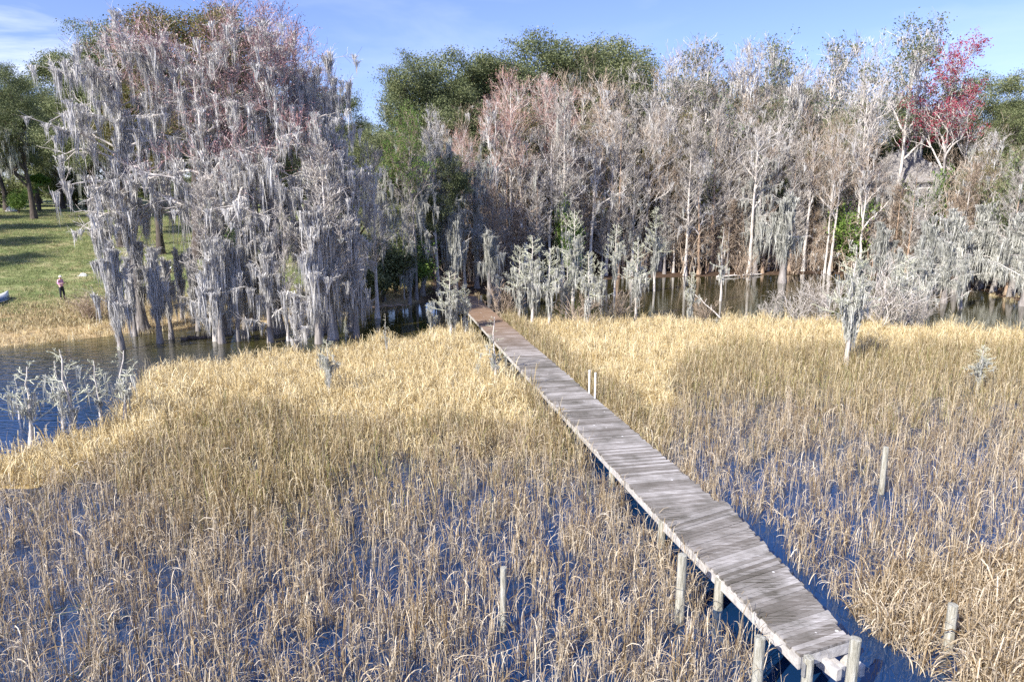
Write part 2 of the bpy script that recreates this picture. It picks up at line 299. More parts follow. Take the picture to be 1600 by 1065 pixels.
# ------------------------------------------------------------------ ground
def ground():
    xs = np.concatenate([np.linspace(-1500, -130, 30), np.arange(-120, 120, .75), np.linspace(130, 1500, 30)])
    ys = np.concatenate([np.linspace(-300, -5, 8), np.arange(0, 62, .6), np.arange(62.5, 160, 2), np.linspace(165, 900, 24)])
    X, Y = np.meshgrid(xs, ys); Z = ground_z(X, Y)
    px, py, marsh, gold = masks(X, Y)
    a, u = dock_dist(X, Y)
    gold = gold & ~((a > -.4) & (a < 2.1))
    Z = np.where(gold & (Y < 60), np.maximum(Z, .03+.10*(fbm(X*.7, Y*.7)-.3)), Z)
    ny, nx = X.shape
    mb = MB(); i = (np.arange(ny-1)[:, None]*nx+np.arange(nx-1)[None]); q = np.stack([i, i+1, i+nx+1, i+nx], -1).reshape(-1, 4)
    mb.add(np.stack([X, Y, Z], -1), q)
    me = mb.mesh('ground', True)
    t = X/np.maximum(Y, 1); ys_ = np.interp(t, _st, _sy); s = Y-ys_
    lawn = np.clip((-.12-t)/.05, 0, 1)*np.clip((s-3.0)/6, 0, 1)*(np.abs(Y) < 400)
    rl = np.clip((t-.62)/.06, 0, 1)*np.clip((s-8)/6, 0, 1)
    dry = np.clip(1-(s-2)/9, 0, 1)*np.clip((-.12-t)/.05, 0, 1)
    for nm, arr in (('lawn', np.maximum(lawn, rl)), ('dry', dry), ('straw', gold.astype(float))):
        at = me.attributes.new(nm, 'FLOAT', 'POINT'); at.data.foreach_set('value', arr.ravel().astype(np.float32))
    m = bpy.data.materials.new('ground'); m.use_nodes = True; nt = m.node_tree; b = nt.nodes['Principled BSDF']; L = nt.links.new
    tc = N(nt, 'ShaderNodeTexCoord'); n1 = N(nt, 'ShaderNodeTexNoise', inp={'Scale': .35, 'Detail': 8, 'Roughness': .65}); n2 = N(nt, 'ShaderNodeTexNoise', inp={'Scale': 5, 'Detail': 6, 'Roughness': .75})
    L(tc.outputs['Object'], n1.inputs['Vector']); L(tc.outputs['Object'], n2.inputs['Vector'])
    lit = ramp(nt, [(.3, (.035, .024, .016)), (.55, (.10, .065, .045)), (.75, (.20, .15, .105))]); L(n2.outputs[0], lit.inputs[0])
    gr = ramp(nt, [(.34, (.12, .16, .06)), (.5, (.21, .25, .10)), (.62, (.33, .33, .16)), (.72, (.44, .38, .23))]); 
    ad = N(nt, 'ShaderNodeMath', operation='MULTIPLY_ADD', inp={1: .45}); L(n2.outputs[0], ad.inputs[0]); h = N(nt, 'ShaderNodeMath', operation='MULTIPLY_ADD', inp={1: 1.0, 2: -.20}); L(n1.outputs[0], h.inputs[0]); L(h.outputs[0], ad.inputs[2]); L(ad.outputs[0], gr.inputs[0])
    dr = ramp(nt, [(.3, (.26, .17, .09)), (.5, (.45, .34, .19)), (.7, (.60, .50, .33))]); L(n2.outputs[0], dr.inputs[0])
    stw = ramp(nt, [(.3, (.22, .15, .06)), (.6, (.45, .34, .15))]); L(n2.outputs[0], stw.inputs[0])
    cur = lit.outputs[0]
    for nm, src in (('lawn', gr), ('dry', dr), ('straw', stw)):
        at = N(nt, 'ShaderNodeAttribute', attribute_name=nm); mx = N(nt, 'ShaderNodeMix', data_type='RGBA')
        if nm == 'straw': L(at.outputs['Fac'], mx.inputs[0])
        else:
            k = N(nt, 'ShaderNodeMath', operation='MULTIPLY_ADD', inp={1: 1.6, 2: -.8}); L(n1.outputs[0], k.inputs[0])
            k3 = N(nt, 'ShaderNodeMath', operation='MULTIPLY_ADD', inp={1: 1.8}, use_clamp=True); L(at.outputs['Fac'], k3.inputs[0]); L(k.outputs[0], k3.inputs[2])
            kk = N(nt, 'ShaderNodeMath', operation='MULTIPLY', inp={}, use_clamp=True); L(k3.outputs[0], kk.inputs[0])
            st = N(nt, 'ShaderNodeMath', operation='MULTIPLY', inp={1: 4.0}, use_clamp=True); L(at.outputs['Fac'], st.inputs[0]); L(st.outputs[0], kk.inputs[1]); L(kk.outputs[0], mx.inputs[0])
        L(cur, mx.inputs[6]); L(src.outputs[0], mx.inputs[7]); cur = mx.outputs[2]
    L(cur, b.inputs['Base Color']); b.inputs['Roughness'].default_value = .95; b.inputs['Specular IOR Level'].default_value = .1
    bp = N(nt, 'ShaderNodeBump', inp={'Strength': .6, 'Distance': .12}); L(n2.outputs[0], bp.inputs['Height']); L(bp.outputs[0], b.inputs['Normal'])
    me.materials.append(m); o = bpy.data.objects.new('ground', me); col.objects.link(o); tag(o, kind='structure')
ground()
# ------------------------------------------------------------------ marsh plants (nobody could count them): clumps scattered by geometry nodes
def clump_mesh(seed, n, h, wid, rad, hook, lean=.12, K=8, side=0.35):
    r = np.random.default_rng(seed)
    H = h*r.uniform(.55, 1.12, n); a = r.uniform(0, 2*np.pi, n); rr = rad*np.sqrt(r.random(n))
    base = np.stack([rr*np.cos(a), rr*np.sin(a), np.zeros(n)], 1)
    la = r.uniform(0, 2*np.pi, n); le = np.abs(r.normal(0, lean, n))
    d = np.stack([np.cos(la), np.sin(la), np.zeros(n)], 1)
    P = np.zeros((n, K, 3)); ang = le.copy(); p = base.copy(); st = r.random(n) < side
    start = np.where(st, r.uniform(.15, .4, n), r.uniform(.55, .95, n)); tot = np.where(r.random(n) < hook, r.uniform(1.6, 3.1, n), r.uniform(.1, .8, n))
    ln = H*np.where(st, .85, 1.15)
    tw = r.normal(0, .25, n); P[:, 0] = p
    for k in range(1, K):
        s = k/(K-1); bend = np.clip((s-start)/(1-start+.05), 0, 1)
        an = le+tot*bend**1.2
        dd = np.stack([np.cos(la+tw*s), np.sin(la+tw*s), np.zeros(n)], 1)
        p = p+(dd*np.sin(an)[:, None]+np.array([0, 0, 1.])*np.cos(an)[:, None])*(ln/(K-1))[:, None]
        P[:, k] = p
    P[:, :, 2] = np.maximum(P[:, :, 2], .01)
    s = np.linspace(0, 1, K); W = wid*r.uniform(.55, 1.3, n)[:, None]*np.array(.75+.5*s-1.15*np.clip(s-.55, 0, 1)**1.0*1.0)[None]
    W = np.maximum(W, wid*.12)
    sa = r.uniform(0, np.pi, n); S = np.stack([np.cos(sa), np.sin(sa), r.normal(0, .3, n)], 1); S /= np.linalg.norm(S, axis=1, keepdims=True)
    mb = MB(); mb.strips(P, W, S); return mb
def scatter(name, pts, rot, scl, idx, sources, label=None, lean=None):
    srcc = bpy.data.collections.new(name+'_source')
    for i, o in enumerate(sources): o.name = '%s_clump_%02d' % (name, i); srcc.objects.link(o)
    me = bpy.data.meshes.new(name); me.vertices.add(len(pts)); me.vertices.foreach_set('co', np.asarray(pts, np.float32).ravel())
    for nm, ty, dat, key in (('rot', 'FLOAT_VECTOR', rot, 'vector'), ('scl', 'FLOAT_VECTOR', scl, 'vector'), ('idx', 'INT', idx, 'value')):
        at = me.attributes.new(nm, ty, 'POINT'); at.data.foreach_set(key, np.asarray(dat, np.float32 if ty != 'INT' else np.int32).ravel())
    o = bpy.data.objects.new(name, me); col.objects.link(o)
    ng = bpy.data.node_groups.new(name, 'GeometryNodeTree'); ng.interface.new_socket('Geometry', in_out='INPUT', socket_type='NodeSocketGeometry'); ng.interface.new_socket('Geometry', in_out='OUTPUT', socket_type='NodeSocketGeometry')
    gi = N(ng, 'NodeGroupInput'); go = N(ng, 'NodeGroupOutput'); iop = N(ng, 'GeometryNodeInstanceOnPoints'); ci = N(ng, 'GeometryNodeCollectionInfo')
    ci.inputs['Collection'].default_value = srcc; ci.inputs['Separate Children'].default_value = True; ci.inputs['Reset Children'].default_value = True
    def na(nm, dt): 
        a = N(ng, 'GeometryNodeInputNamedAttribute', data_type=dt); a.inputs['Name'].default_value = nm; return a.outputs['Attribute']
    L = ng.links.new; L(gi.outputs[0], iop.inputs['Points']); L(ci.outputs[0], iop.inputs['Instance']); iop.inputs['Pick Instance'].default_value = True
    L(na('idx', 'INT'), iop.inputs['Instance Index']); e2r = N(ng, 'FunctionNodeEulerToRotation'); L(na('rot', 'FLOAT_VECTOR'), e2r.inputs[0]); L(e2r.outputs[0], iop.inputs['Rotation'])
    L(na('scl', 'FLOAT_VECTOR'), iop.inputs['Scale']); L(iop.outputs[0], go.inputs[0])
    md = o.modifiers.new('scatter', 'NODES'); md.node_group = ng
    return tag(o, kind='stuff', label=label, cat=None)
def src(mbs, mat): return [m.build('clump', mat, link=False) for m in mbs]
# patches of open water between the near reeds, as they show in the photograph: (px, py, rx, ry, how open)
OPEN = [(70, 810, 110, 45, .95), (30, 860, 70, 40, .6), (150, 840, 60, 40, .6), (640, 720, 80, 60, .9), (700, 830, 130, 80, .75), (880, 850, 110, 90, .75), (960, 920, 70, 80, .8), (640, 930, 90, 40, .85), (540, 1010, 60, 40, .6),
        (300, 1010, 90, 50, .5), (90, 990, 90, 60, .5), (1395, 590, 28, 30, .9), (1480, 680, 60, 50, .5), (1250, 720, 90, 40, .5), (1330, 780, 70, 40, .55), (1210, 640, 60, 20, .5), (1590, 760, 60, 60, .6), (720, 770, 100, 60, .4), (1565, 640, 70, 70, .75), (1520, 740, 90, 70, .7), (1120, 690, 60, 40, .7), (1180, 770, 60, 45, .75), (1260, 830, 80, 60, .7), (1420, 830, 60, 60, .6), (1340, 880, 60, 40, .6),
        (1430, 910, 40, 25, .8), (1560, 860, 50, 40, .5), (400, 900, 60, 30, .45), (220, 925, 60, 30, .4), (1040, 640, 30, 20, .5), (760, 980, 60, 40, .6), (420, 1030, 50, 30, .6), (1100, 1010, 40, 60, .7), (1060, 960, 30, 30, .6)]
def reeds():
    r = np.random.default_rng(11)
    n = 122000
    Y = np.sqrt(r.uniform(9.5**2, 52**2, n)); T = r.uniform(-.96, .96, n); X = T*Y
    # uniform over the wedge, thinned below
    px, py, marsh, gold = masks(X, Y); a, u = dock_dist(X, Y)
    wid = np.where(u > 0, 1.75, 1.75)
    near_dock = (a > -.12) & (a < wid+np.where(py > 800, .75, .22)) & (u < 6.5)
    under = (a > -.9) & (a < 0) 
    dens = .49+.45*(fbm(X*.5+3, Y*.5)-.5)+.8*(fbm(X*2.0, Y*2.0+9)-.5)
    olive = (py < 720)
    dens = np.where(olive & (px < 1000), dens+.24, dens)
    dens = np.where((px > 1080) & (py > 575) & (py < 760), dens-.13, dens)
    dens = np.where(px > 1040, dens-.06, dens)
    for (cx_, cy_, rx, ry, k) in OPEN:
        dens = dens-k*.40*np.exp(-(((px-cx_)/rx)**2+((py-cy_)/ry)**2))
    # matted corner at the lower right
    mat_ = inpoly(px, py, np.array([(1330, 950), (1400, 890), (1900, 840), (1900, 1300), (1250, 1300), (1290, 1040)], float))
    dens = np.where(mat_, np.maximum(dens, .65)+.25, dens)
    dens = np.where(under & (py < 980), np.maximum(dens, .45), dens)
    dens = np.where((a > -2.2) & (a < -.3) & (py > 820), np.maximum(dens, .5), dens)
    dens = np.maximum(dens, .24+.25*(vn(X*1.5, Y*1.5)-.5))
    keep = marsh & ~gold & ~near_dock & (r.random(n) < dens)
    for ppx, ppy in ((1061, 972), (1181, 1090), (1323, 1112), (786, 985), (1481, 1016), (1377, 771)):
        g = G(ppx, ppy); keep &= ~((np.abs(X-g[0]*Y/g[1]) < .22) & (Y < g[1]+.15) & (Y > g[1]-1.5))
    X, Y, py, px, mat_ = X[keep], Y[keep], py[keep], px[keep], mat_[keep]; m = len(X)
    near = [clump_mesh(100+i, 9, .80, .0056, .13, .8, .17, K=9, side=.5) for i in range(8)]
    oliv = [clump_mesh(200+i, 12, .98, .0072, .17, .55, .14) for i in range(5)]
    flat = []
    for i in range(3):
        fb = clump_mesh(350+i, 5, .9, .006, .25, .2, .1, K=6); v = fb.v[0]; z = v[:, 2].copy(); v[:, 2] = .035+.01*np.sin(z*9+i); v[:, i % 2] += z*(1 if i else -1); flat.append(fb)
    curl = [clump_mesh(300+i, 15, .80, .0085, .18, .95, .35, K=9, side=.6) for i in range(4)]
    S = src(near, M['reed'])+src(oliv, M['reed_olive'])+src(curl, M['reed'])+src(flat, M['reed'])
    isol = (py+r.normal(0, 45, m)+110*(fbm(X*.45, Y*.45)-.5) < np.where(px > 1040, 640, 700))
    isol |= (np.exp(-((px-450)/190)**2-((py-760)/70)**2) > r.random(m)*.9)
    idx = np.where(isol, 8+r.integers(0, 5, m), r.integers(0, 8, m)); idx = np.where(mat_ & (r.random(m) < .75), 13+r.integers(0, 4, m), idx); idx = np.where(~isol & (r.random(m) < .07), 17+r.integers(0, 3, m), idx)
    z = np.minimum(ground_z(X, Y), -.02)*0-.03
    rot = np.stack([r.normal(0, .07, m), r.normal(.02, .08, m), r.uniform(0, 6.28, m)], 1)
    s = np.clip(r.normal(.95, .20, m), .5, 1.5)*np.where(isol, .9, 1); s3 = np.stack([s, s, s*r.uniform(.85, 1.15, m)], 1)
    scatter('marsh_reeds', np.stack([X, Y, z], 1), rot, s3, idx, S, 'dry tan bent reeds standing in the dark blue water')
    print('reed clumps', m)
def gold_grass():
    r = np.random.default_rng(12); n = 52000
    Y = np.sqrt(r.uniform(18**2, 50**2, n)); X = r.uniform(-.96, .96, n)*Y
    px, py, marsh, gold = masks(X, Y); a, u = dock_dist(X, Y)
    keep = gold & ~((a > -.30) & (a < 1.95)) & (r.random(n) < .66+.5*(fbm(X*.8, Y*.8)-.5))
    # a few golden clumps stray into the reeds along the border
    stray = marsh & ~gold & (py < 720) & (px < 1040) & ~((a > -.3) & (a < 1.95)) & (r.random(n) < .10)
    keep |= stray; X, Y = X[keep], Y[keep]; m = len(X)
    g = [clump_mesh(400+i, 34, .55, .008, .26, .8, .4, K=6, side=.5) for i in range(6)]+[clump_mesh(450+i, 26, .85, .008, .22, .45, .2, K=6) for i in range(2)]
    idx = np.where(r.random(m) < .8, r.integers(0, 6, m), r.integers(6, 8, m))
    rot = np.stack([r.normal(0, .15, m), r.normal(0, .15, m), r.uniform(0, 6.28, m)], 1); s = r.uniform(.6, 1.15, m)*(.7+.6*fbm(X*.5, Y*.5+77)); s3 = np.stack([s*1.1, s*1.1, s], 1)
    scatter('golden_grass', np.stack([X, Y, np.zeros(m)+.0], 1), rot, s3, idx, src(g, M['gold']), 'matted golden marsh grass on both sides of the boardwalk')
    print('gold clumps', m)
def shore_grass():
    r = np.random.default_rng(13); n = 26000
    Y = r.uniform(34, 60, n); X = r.uniform(-.9, .95, n)*Y; t = X/Y
    s = Y-np.interp(t, _st, _sy)
    left = (t < -.28) & (s > -.9) & (s < 2.6) & (r.random(n) < np.exp(-np.abs(s-.6)/1.2)*.8)
    mid = (t >= -.28) & (t < .02) & (s > -2.5) & (s < .3) & (r.random(n) < .10)
    far = (t > .60) & (s > -1.5) & (s < 1.5) & (r.random(n) < .35)
    keep = left | mid | far; X, Y = X[keep], Y[keep]; m = len(X); t = t[keep]
    g = [clump_mesh(500+i, 26, .38, .009, .28, .4, .3, K=5) for i in range(4)]
    S = src(g[:3], M['gold'])+src(g[3:], M['reed_olive'])
    rot = np.stack([r.normal(0, .1, m), r.normal(0, .1, m), r.uniform(0, 6.28, m)], 1); sc_ = r.uniform(.5, 1.1, m); s3 = np.stack([sc_]*3, 1)
    z = np.maximum(ground_z(X, Y), -.05)
    scatter('shore_grass', np.stack([X, Y, z], 1), rot, s3, np.where(t < -.28, r.integers(0, 4, m), 3), S, 'low dry yellow grass along the edge of the pond')
def lawn_grass():
    r = np.random.default_rng(14); n = 60000
    Y = np.sqrt(r.uniform(38**2, 112**2, n)); X = r.uniform(-.85, -.12, n)*Y; t = X/Y; s = Y-np.interp(t, _st, _sy)
    f = fbm(X*.25, Y*.25)
    keep = (s > 2) & (r.random(n) < .75) ; X, Y, s, f = X[keep], Y[keep], s[keep], f[keep]; m = len(X)
    g = [clump_mesh(550+i, 16, .16, .012, .35, .3, .5, K=4) for i in range(6)]
    S = src(g[:3], M['lawn'])+src(g[3:], M['lawn_dry'])
    dry = r.random(m) < np.clip(1.15-s/9, .12, 1)*.8+.9*(f-.40)
    idx = np.where(dry, r.integers(3, 6, m), r.integers(0, 3, m))
    rot = np.stack([r.normal(0, .1, m), r.normal(0, .1, m), r.uniform(0, 6.28, m)], 1); sc_ = r.uniform(.6, 1.2, m)*np.where(dry & (s < 8), 1.6, 1); s3 = np.stack([sc_]*3, 1)
    scatter('lawn_grass', np.stack([X, Y, ground_z(X, Y)], 1), rot, s3, idx, S, 'short green and tan lawn grass on the sunlit slope')
M['lawn'] = mat_island('lawn_blades', [(0, (.15, .19, .075)), (.6, (.25, .29, .12)), (1, (.38, .39, .19))], .7, .2, 0, .3)
M['lawn_dry'] = mat_island('dry_lawn_blades', [(0, (.28, .22, .11)), (.6, (.44, .37, .21)), (1, (.58, .51, .33))], .7, .2, 0, .3)
reeds(); gold_grass(); shore_grass(); lawn_grass()
# ------------------------------------------------------------------ boardwalk
def boardwalk():
    r = random.Random(3); root = empty('boardwalk'); tag(root, 'long weathered grey plank boardwalk on round piles crossing the marsh', 'boardwalk')
    zt = DZ
    LE = lambda u: JL+ddir*u                                            # left edge
    far_l = (FL0-JL)@ddir-9.0
    W = float((JR-JL)@dper)
    # long far run: boards across
    mb = MB(); u = far_l; 
    while u < -0.02:
        bw = .118*r.uniform(.94, 1.04); e0, e1 = r.uniform(-.022, .045), r.uniform(-.04, .05); th = .02
        if r.random() < .05: e1 += r.uniform(.02, .06)
        c = LE(u+bw/2)+dper*(W/2+(e1-e0)/2); tilt = r.uniform(-.006, .006)
        yaw = r.gauss(0, .004); dp = dper+ddir*yaw; dd = ddir-dper*yaw
        mb.box((c[0], c[1], zt-th+r.uniform(-.004, .004)), dp, dd, (0, tilt, 1), (W+e0+e1)/2, (bw-.009)/2, th)
        u += bw
    mb.build('deck', M['planks'], root)
    # wider near run, boards fan a little
    mb = MB(); A0, A1, B0, B1 = JL.copy(), NL.copy(), JR2.copy(), NR.copy(); A0 = A0-ddir*0.0; n = int(np.linalg.norm(A1-A0)/.105)
    for i in range(n):
        f0, f1 = i/n, (i+1-.06)/n
        pts = [A0+(A1-A0)*f0, B0+(B1-B0)*f0, B0+(B1-B0)*f1, A0+(A1-A0)*f1]; j = r.uniform(-.03, .04); k = r.uniform(-.045, .05); dz = r.uniform(-.004, .004)+.012
        pts[0] = pts[0]-dper*j; pts[3] = pts[3]-dper*j; pts[1] = pts[1]+dper*k; pts[2] = pts[2]+dper*k
        v = [(p[0], p[1], zt+dz) for p in pts]+[(p[0], p[1], zt+dz-.045) for p in pts]
        mb.add(v, [(0, 3, 2, 1), (4, 5, 6, 7), (0, 1, 5, 4), (2, 3, 7, 6), (1, 2, 6, 5), (3, 0, 4, 7)])
    mb.build('landing_deck', M['planks'], root)
    # edge boards (stringers); the left ones face the sun
    def edge(p0, p1, off, hgt, name='stringer', seg=3.6, zt_=zt-.045):
        d = p1-p0; Ln = np.linalg.norm(d); d = d/Ln; nrm = np.array([-d[1], d[0], 0]); 
        if nrm[0] < 0: nrm = -nrm
        mb = MB(); t = 0
        while t < Ln-.02:
            t2 = min(t+seg, Ln); c = p0+d*(t+t2)/2+nrm*off
            mb.box((c[0], c[1], zt_-hgt/2+r.uniform(-.006, .004)), d, nrm, (0, 0, 1), (t2-t)/2-.004, .022, hgt/2); t = t2
        mb.build(name, M['wood_edge'], root)
    edge(LE(far_l), JL, .035, .20); edge(LE(far_l)+dper*W, JL+dper*W, -.035, .20)
    edge(JL+ddir*.05, NL, .02, .22, zt_=zt-.034); edge(JR2+ddir*.05, NR, -.04, .22, zt_=zt-.034)
    # end board
    mb = MB(); e = NR-NL; Le = np.linalg.norm(e); e = e/Le; en = np.cross(e, (0, 0, 1)); en = en if en@ddir > 0 else -en
    c = (NL+NR)/2-en*.03; mb.box((c[0], c[1], zt-.15), e, en, (0, 0, 1), Le/2-.06, .02, .10); mb.build('end_board', M['wood_edge'], root)
    # sawn-off joist ends sticking out under the end
    for f, ln, zz in ((.50, .42, .40), (.66, .33, .34), (.98, .40, .30)):
        mb = MB(); c = NL+e*Le*f+en*(ln/2-.12)-np.array([0, 0, DZ]); mb.box((c[0], c[1], zz), en, e, (0, 0, 1), ln/2, .05, .10); mb.build('joist_end', M['wood_edge'], root)
    # piles with cap beams
    for px, pyb in ((828, 604), (862, 648), (906, 700), (962, 758), (1040, 846), (1128, 950)):
        tdeck = None
        g = G(px, pyb, 0); a, u = dock_dist(g[0], g[1])
        if px < 1030: base = LE(u)+dper*.10; right = LE(u)+dper*(W-.10)
        else:
            f = np.clip((g[1]-JL[1])/(NL[1]-JL[1]), 0.0, 1); base = JL+(NL-JL)*f+dper*.02; right = JR2+(NR-JR2)*f-dper*.12
        for b_ in (base, right):
            mb = MB(); mb.cyl((b_[0]+r.uniform(-.02, .02), b_[1], -.75), (b_[0], b_[1], DZ-.07), .105, .095, 12); mb.build('pile', M['post'], root, True)
        mb = MB(); c = (base+right)/2; d = right-base; d /= np.linalg.norm(d); mb.box((c[0], c[1], DZ-.30), d, np.cross(d, (0, 0, 1)), (0, 0, 1), np.linalg.norm(right-base)/2+.06, .03, .06); mb.build('cross_beam', M['wood_edge'], root)
    for u in (-17.2, -20.4, -23.5, -27, -31):
        for o_ in (.10, W-.10):
            b_ = LE(u)+dper*o_; mb = MB(); mb.cyl((b_[0], b_[1], -.75), (b_[0], b_[1], DZ-.07), .10, .09, 10); mb.build('pile', M['post'], root, True)
    return root
boardwalk()
def posts():
    P = [('tall grey post standing in the reeds left of the boardwalk landing', 1061, 866, 972, .090), ('grey post rising beside the near left edge of the boardwalk at the picture bottom', 1181, 995, 1090, .085),
         ('grey post against the right corner of the boardwalk end', 1323, 997, 1112, .085), ('grey post with a steel bracket under the left corner of the boardwalk end', 1257, 1026, 1100, .085),
         ('thin pale post standing alone in the reeds well left of the boardwalk', 786, 886, 985, .060), ('short greenish post in the matted reeds at lower right', 1481, 944, 1016, .085), ('slender white topped post among the reeds right of the boardwalk', 1377, 698, 771, .075)]
    for lb, px, pt, pb, rr in P:
        g = G(px, pb, 0); zt = zat(pt, g[1]); root = empty('wooden_post', (g[0], g[1], 0)); tag(root, lb, 'post', 'old posts standing in the marsh')
        mb = MB(); lean = random.Random(px).uniform(-.02, .02); mb.cyl((0, 0, -.75), (lean, 0, zt), rr*1.04, rr*.97, 16); mb.build('shaft', M['post'], root, True)
        if px == 1257:
            mb = MB(); mb.bx(-.12, -.087, -.10, -.04, zt-.28, zt-.06); mb.build('bracket', M['rust'], root)
    for lb, px, pt, pb in (('left one of two thin white pipes beside the boardwalk', 918, 580, 614), ('right one of two thin white pipes beside the boardwalk', 927, 584, 622)):
        g = G(px, pb, DZ); zt = zat(pt, g[1]); root = empty('white_pipe', (g[0]+.06, g[1], 0)); tag(root, lb, 'pipe', 'white pipes beside the boardwalk')
        mb = MB(); mb.cyl((0, 0, -.75), (0, .01, zt), .034, .034, 12); mb.build('tube', M['white'], root, True)
        mb = MB(); mb.cyl((0, .01, zt+.002), (0, .01, zt+.05), .040, .038, 12); mb.build('end_cap', M['white'], root, True)
posts()
#@@PART4
# ------------------------------------------------------------------ trees
def unit(v): return v/(np.linalg.norm(v, axis=-1, keepdims=True)+1e-9)
def grow(r, P, Rr, n, t0, t1, ang, Ln, up=0.0, curve=0.0, K=5, jit=.12, rmax=.1, rs=.6, tend=.2, even=False):
    """children sprouting from each path of P; Ln(t) gives the length, up lifts the start, curve bends the path"""
    Np, Kp, _ = P.shape; idx = np.repeat(np.arange(Np), n); m = len(idx)
    t = r.uniform(t0, t1, m) if not even else t0+(t1-t0)*((np.tile(np.arange(n), Np)+r.uniform(.1, .9, m))/n)
    s = np.clip(t*(Kp-1), 0, Kp-1.001); i = s.astype(int); f = (s-i)[:, None]
    pos = P[idx, i]*(1-f)+P[idx, i+1]*f; tan = unit(P[idx, i+1]-P[idx, i]); pr = Rr[idx, i]*(1-f[:, 0])+Rr[idx, i+1]*f[:, 0]
    v = unit(r.normal(size=(m, 3))); perp = unit(v-(v*tan).sum(1, keepdims=True)*tan); a = np.clip(r.normal(ang, .16, m), .1, 2.4)[:, None]
    d = unit(np.cos(a)*tan+np.sin(a)*perp+np.array([0, 0, up])); L_ = Ln(t)*r.uniform(.65, 1.2, m)
    out = np.zeros((m, K, 3)); out[:, 0] = pos; c = pos.copy()
    for k in range(1, K):
        c = c+d*(L_/(K-1))[:, None]; out[:, k] = c; d = unit(d+r.normal(0, jit, (m, 3))+np.array([0, 0, curve]))
    R0 = np.minimum(pr*rs, rmax); rad = R0[:, None]*np.linspace(1, tend, K)[None]
    return out, rad, t
def ribbons(mb, P, Rr, r):
    n = len(P)
    if n == 0: return
    S = unit(r.normal(size=(n, 3))*np.array([1, 1, .5])); mb.strips(P, Rr, S)
def leaves(mb, C, n, spread, size, r, flat=.7, aspect=.55):
    m = len(C)*n; c = np.repeat(C, n, 0)+r.normal(size=(m, 3))*spread*np.array([1, 1, flat])
    a = unit(r.normal(size=(m, 3))); b = unit(np.cross(a, r.normal(size=(m, 3)))); s = (size*r.uniform(.5, 1.3, m))[:, None]
    v = np.stack([c-a*s, c+b*s*aspect, c+a*s, c-b*s*aspect], 1).reshape(-1, 3); mb.add(v, np.arange(m*4).reshape(-1, 4))
def moss(mb, A, Ln, r, n=12, spread=.16, w=.035, K=4):
    """curtains of hanging strands below the anchor points A; Ln = length per anchor"""
    m = len(A)
    if m == 0: return
    off = r.normal(size=(m, n, 3))*spread*np.array([1, 1, .35]); q = np.exp(-(off[..., 0]**2+off[..., 1]**2)/(2*spread**2)*.75)
    L_ = Ln[:, None]*r.uniform(.35, 1.0, (m, n))*q; p = (A[:, None]+off).reshape(-1, 3); L_ = L_.reshape(-1); k = len(p)
    P = np.zeros((k, K, 3)); P[:, 0] = p; dr = r.normal(0, .10, (k, 2)); c = p.copy(); conv = (np.repeat(A, n, 0)-p)[:, :2]*.24
    for j in range(1, K):
        c = c.copy(); c[:, 2] -= L_/(K-1); c[:, :2] += conv+(dr*.5+r.normal(0, .05, (k, 2)))*(L_/(K-1))[:, None]; P[:, j] = c
    W = w*r.uniform(.5, 1.5, k)[:, None]*np.array([.8, 1.0, .6, .08, .05][:K] if K == 4 else np.linspace(1, .1, K))[None]
    a = r.uniform(0, np.pi, k); S = np.stack([np.cos(a), np.sin(a), r.normal(0, .15, k)], 1); mb.strips(P, W, S)
def along(P, n, r, t0=.1, t1=1.0):
    N_, K, _ = P.shape; idx = np.repeat(np.arange(N_), n); s = r.uniform(t0, t1, len(idx))*(K-1.001); i = s.astype(int); f = (s-i)[:, None]
    return P[idx, i]*(1-f)+P[idx, i+1]*f
def trunk_path(r, H, K=14, wander=.03, lean=(0, 0)):
    z = np.linspace(0, 1, K); w_ = np.cumsum(r.normal(0, wander*H/K*1.6, (K, 2)), 0); w_ -= w_[0]
    return np.concatenate([w_+np.outer(z, lean)*H, (z*H)[:, None]], 1)[None]
def trunk_rad(K, r0, r1, flare=1.8, fh=.06):
    z = np.linspace(0, 1, K); return (r0+(r1-r0)*z**.8)[None]*(1+(flare-1)*np.exp(-z/fh))[None]
def buttress(mb, r0, r, n=7, h=1.3):
    a = np.arange(n)*2*np.pi/n+r.normal(0, .15, n)
    P = np.stack([np.stack([np.cos(a)*f, np.sin(a)*f, np.full(n, z)], 1) for f, z in ((r0*1.9, -.75), (r0*1.55, 0.02), (r0*1.05, h*.35), (r0*.75, h*.75), (r0*.4, h))], 1)
    mb.tubes(P, np.tile(np.array([.42, .38, .32, .27, .15])*r0, (n, 1)), 5)
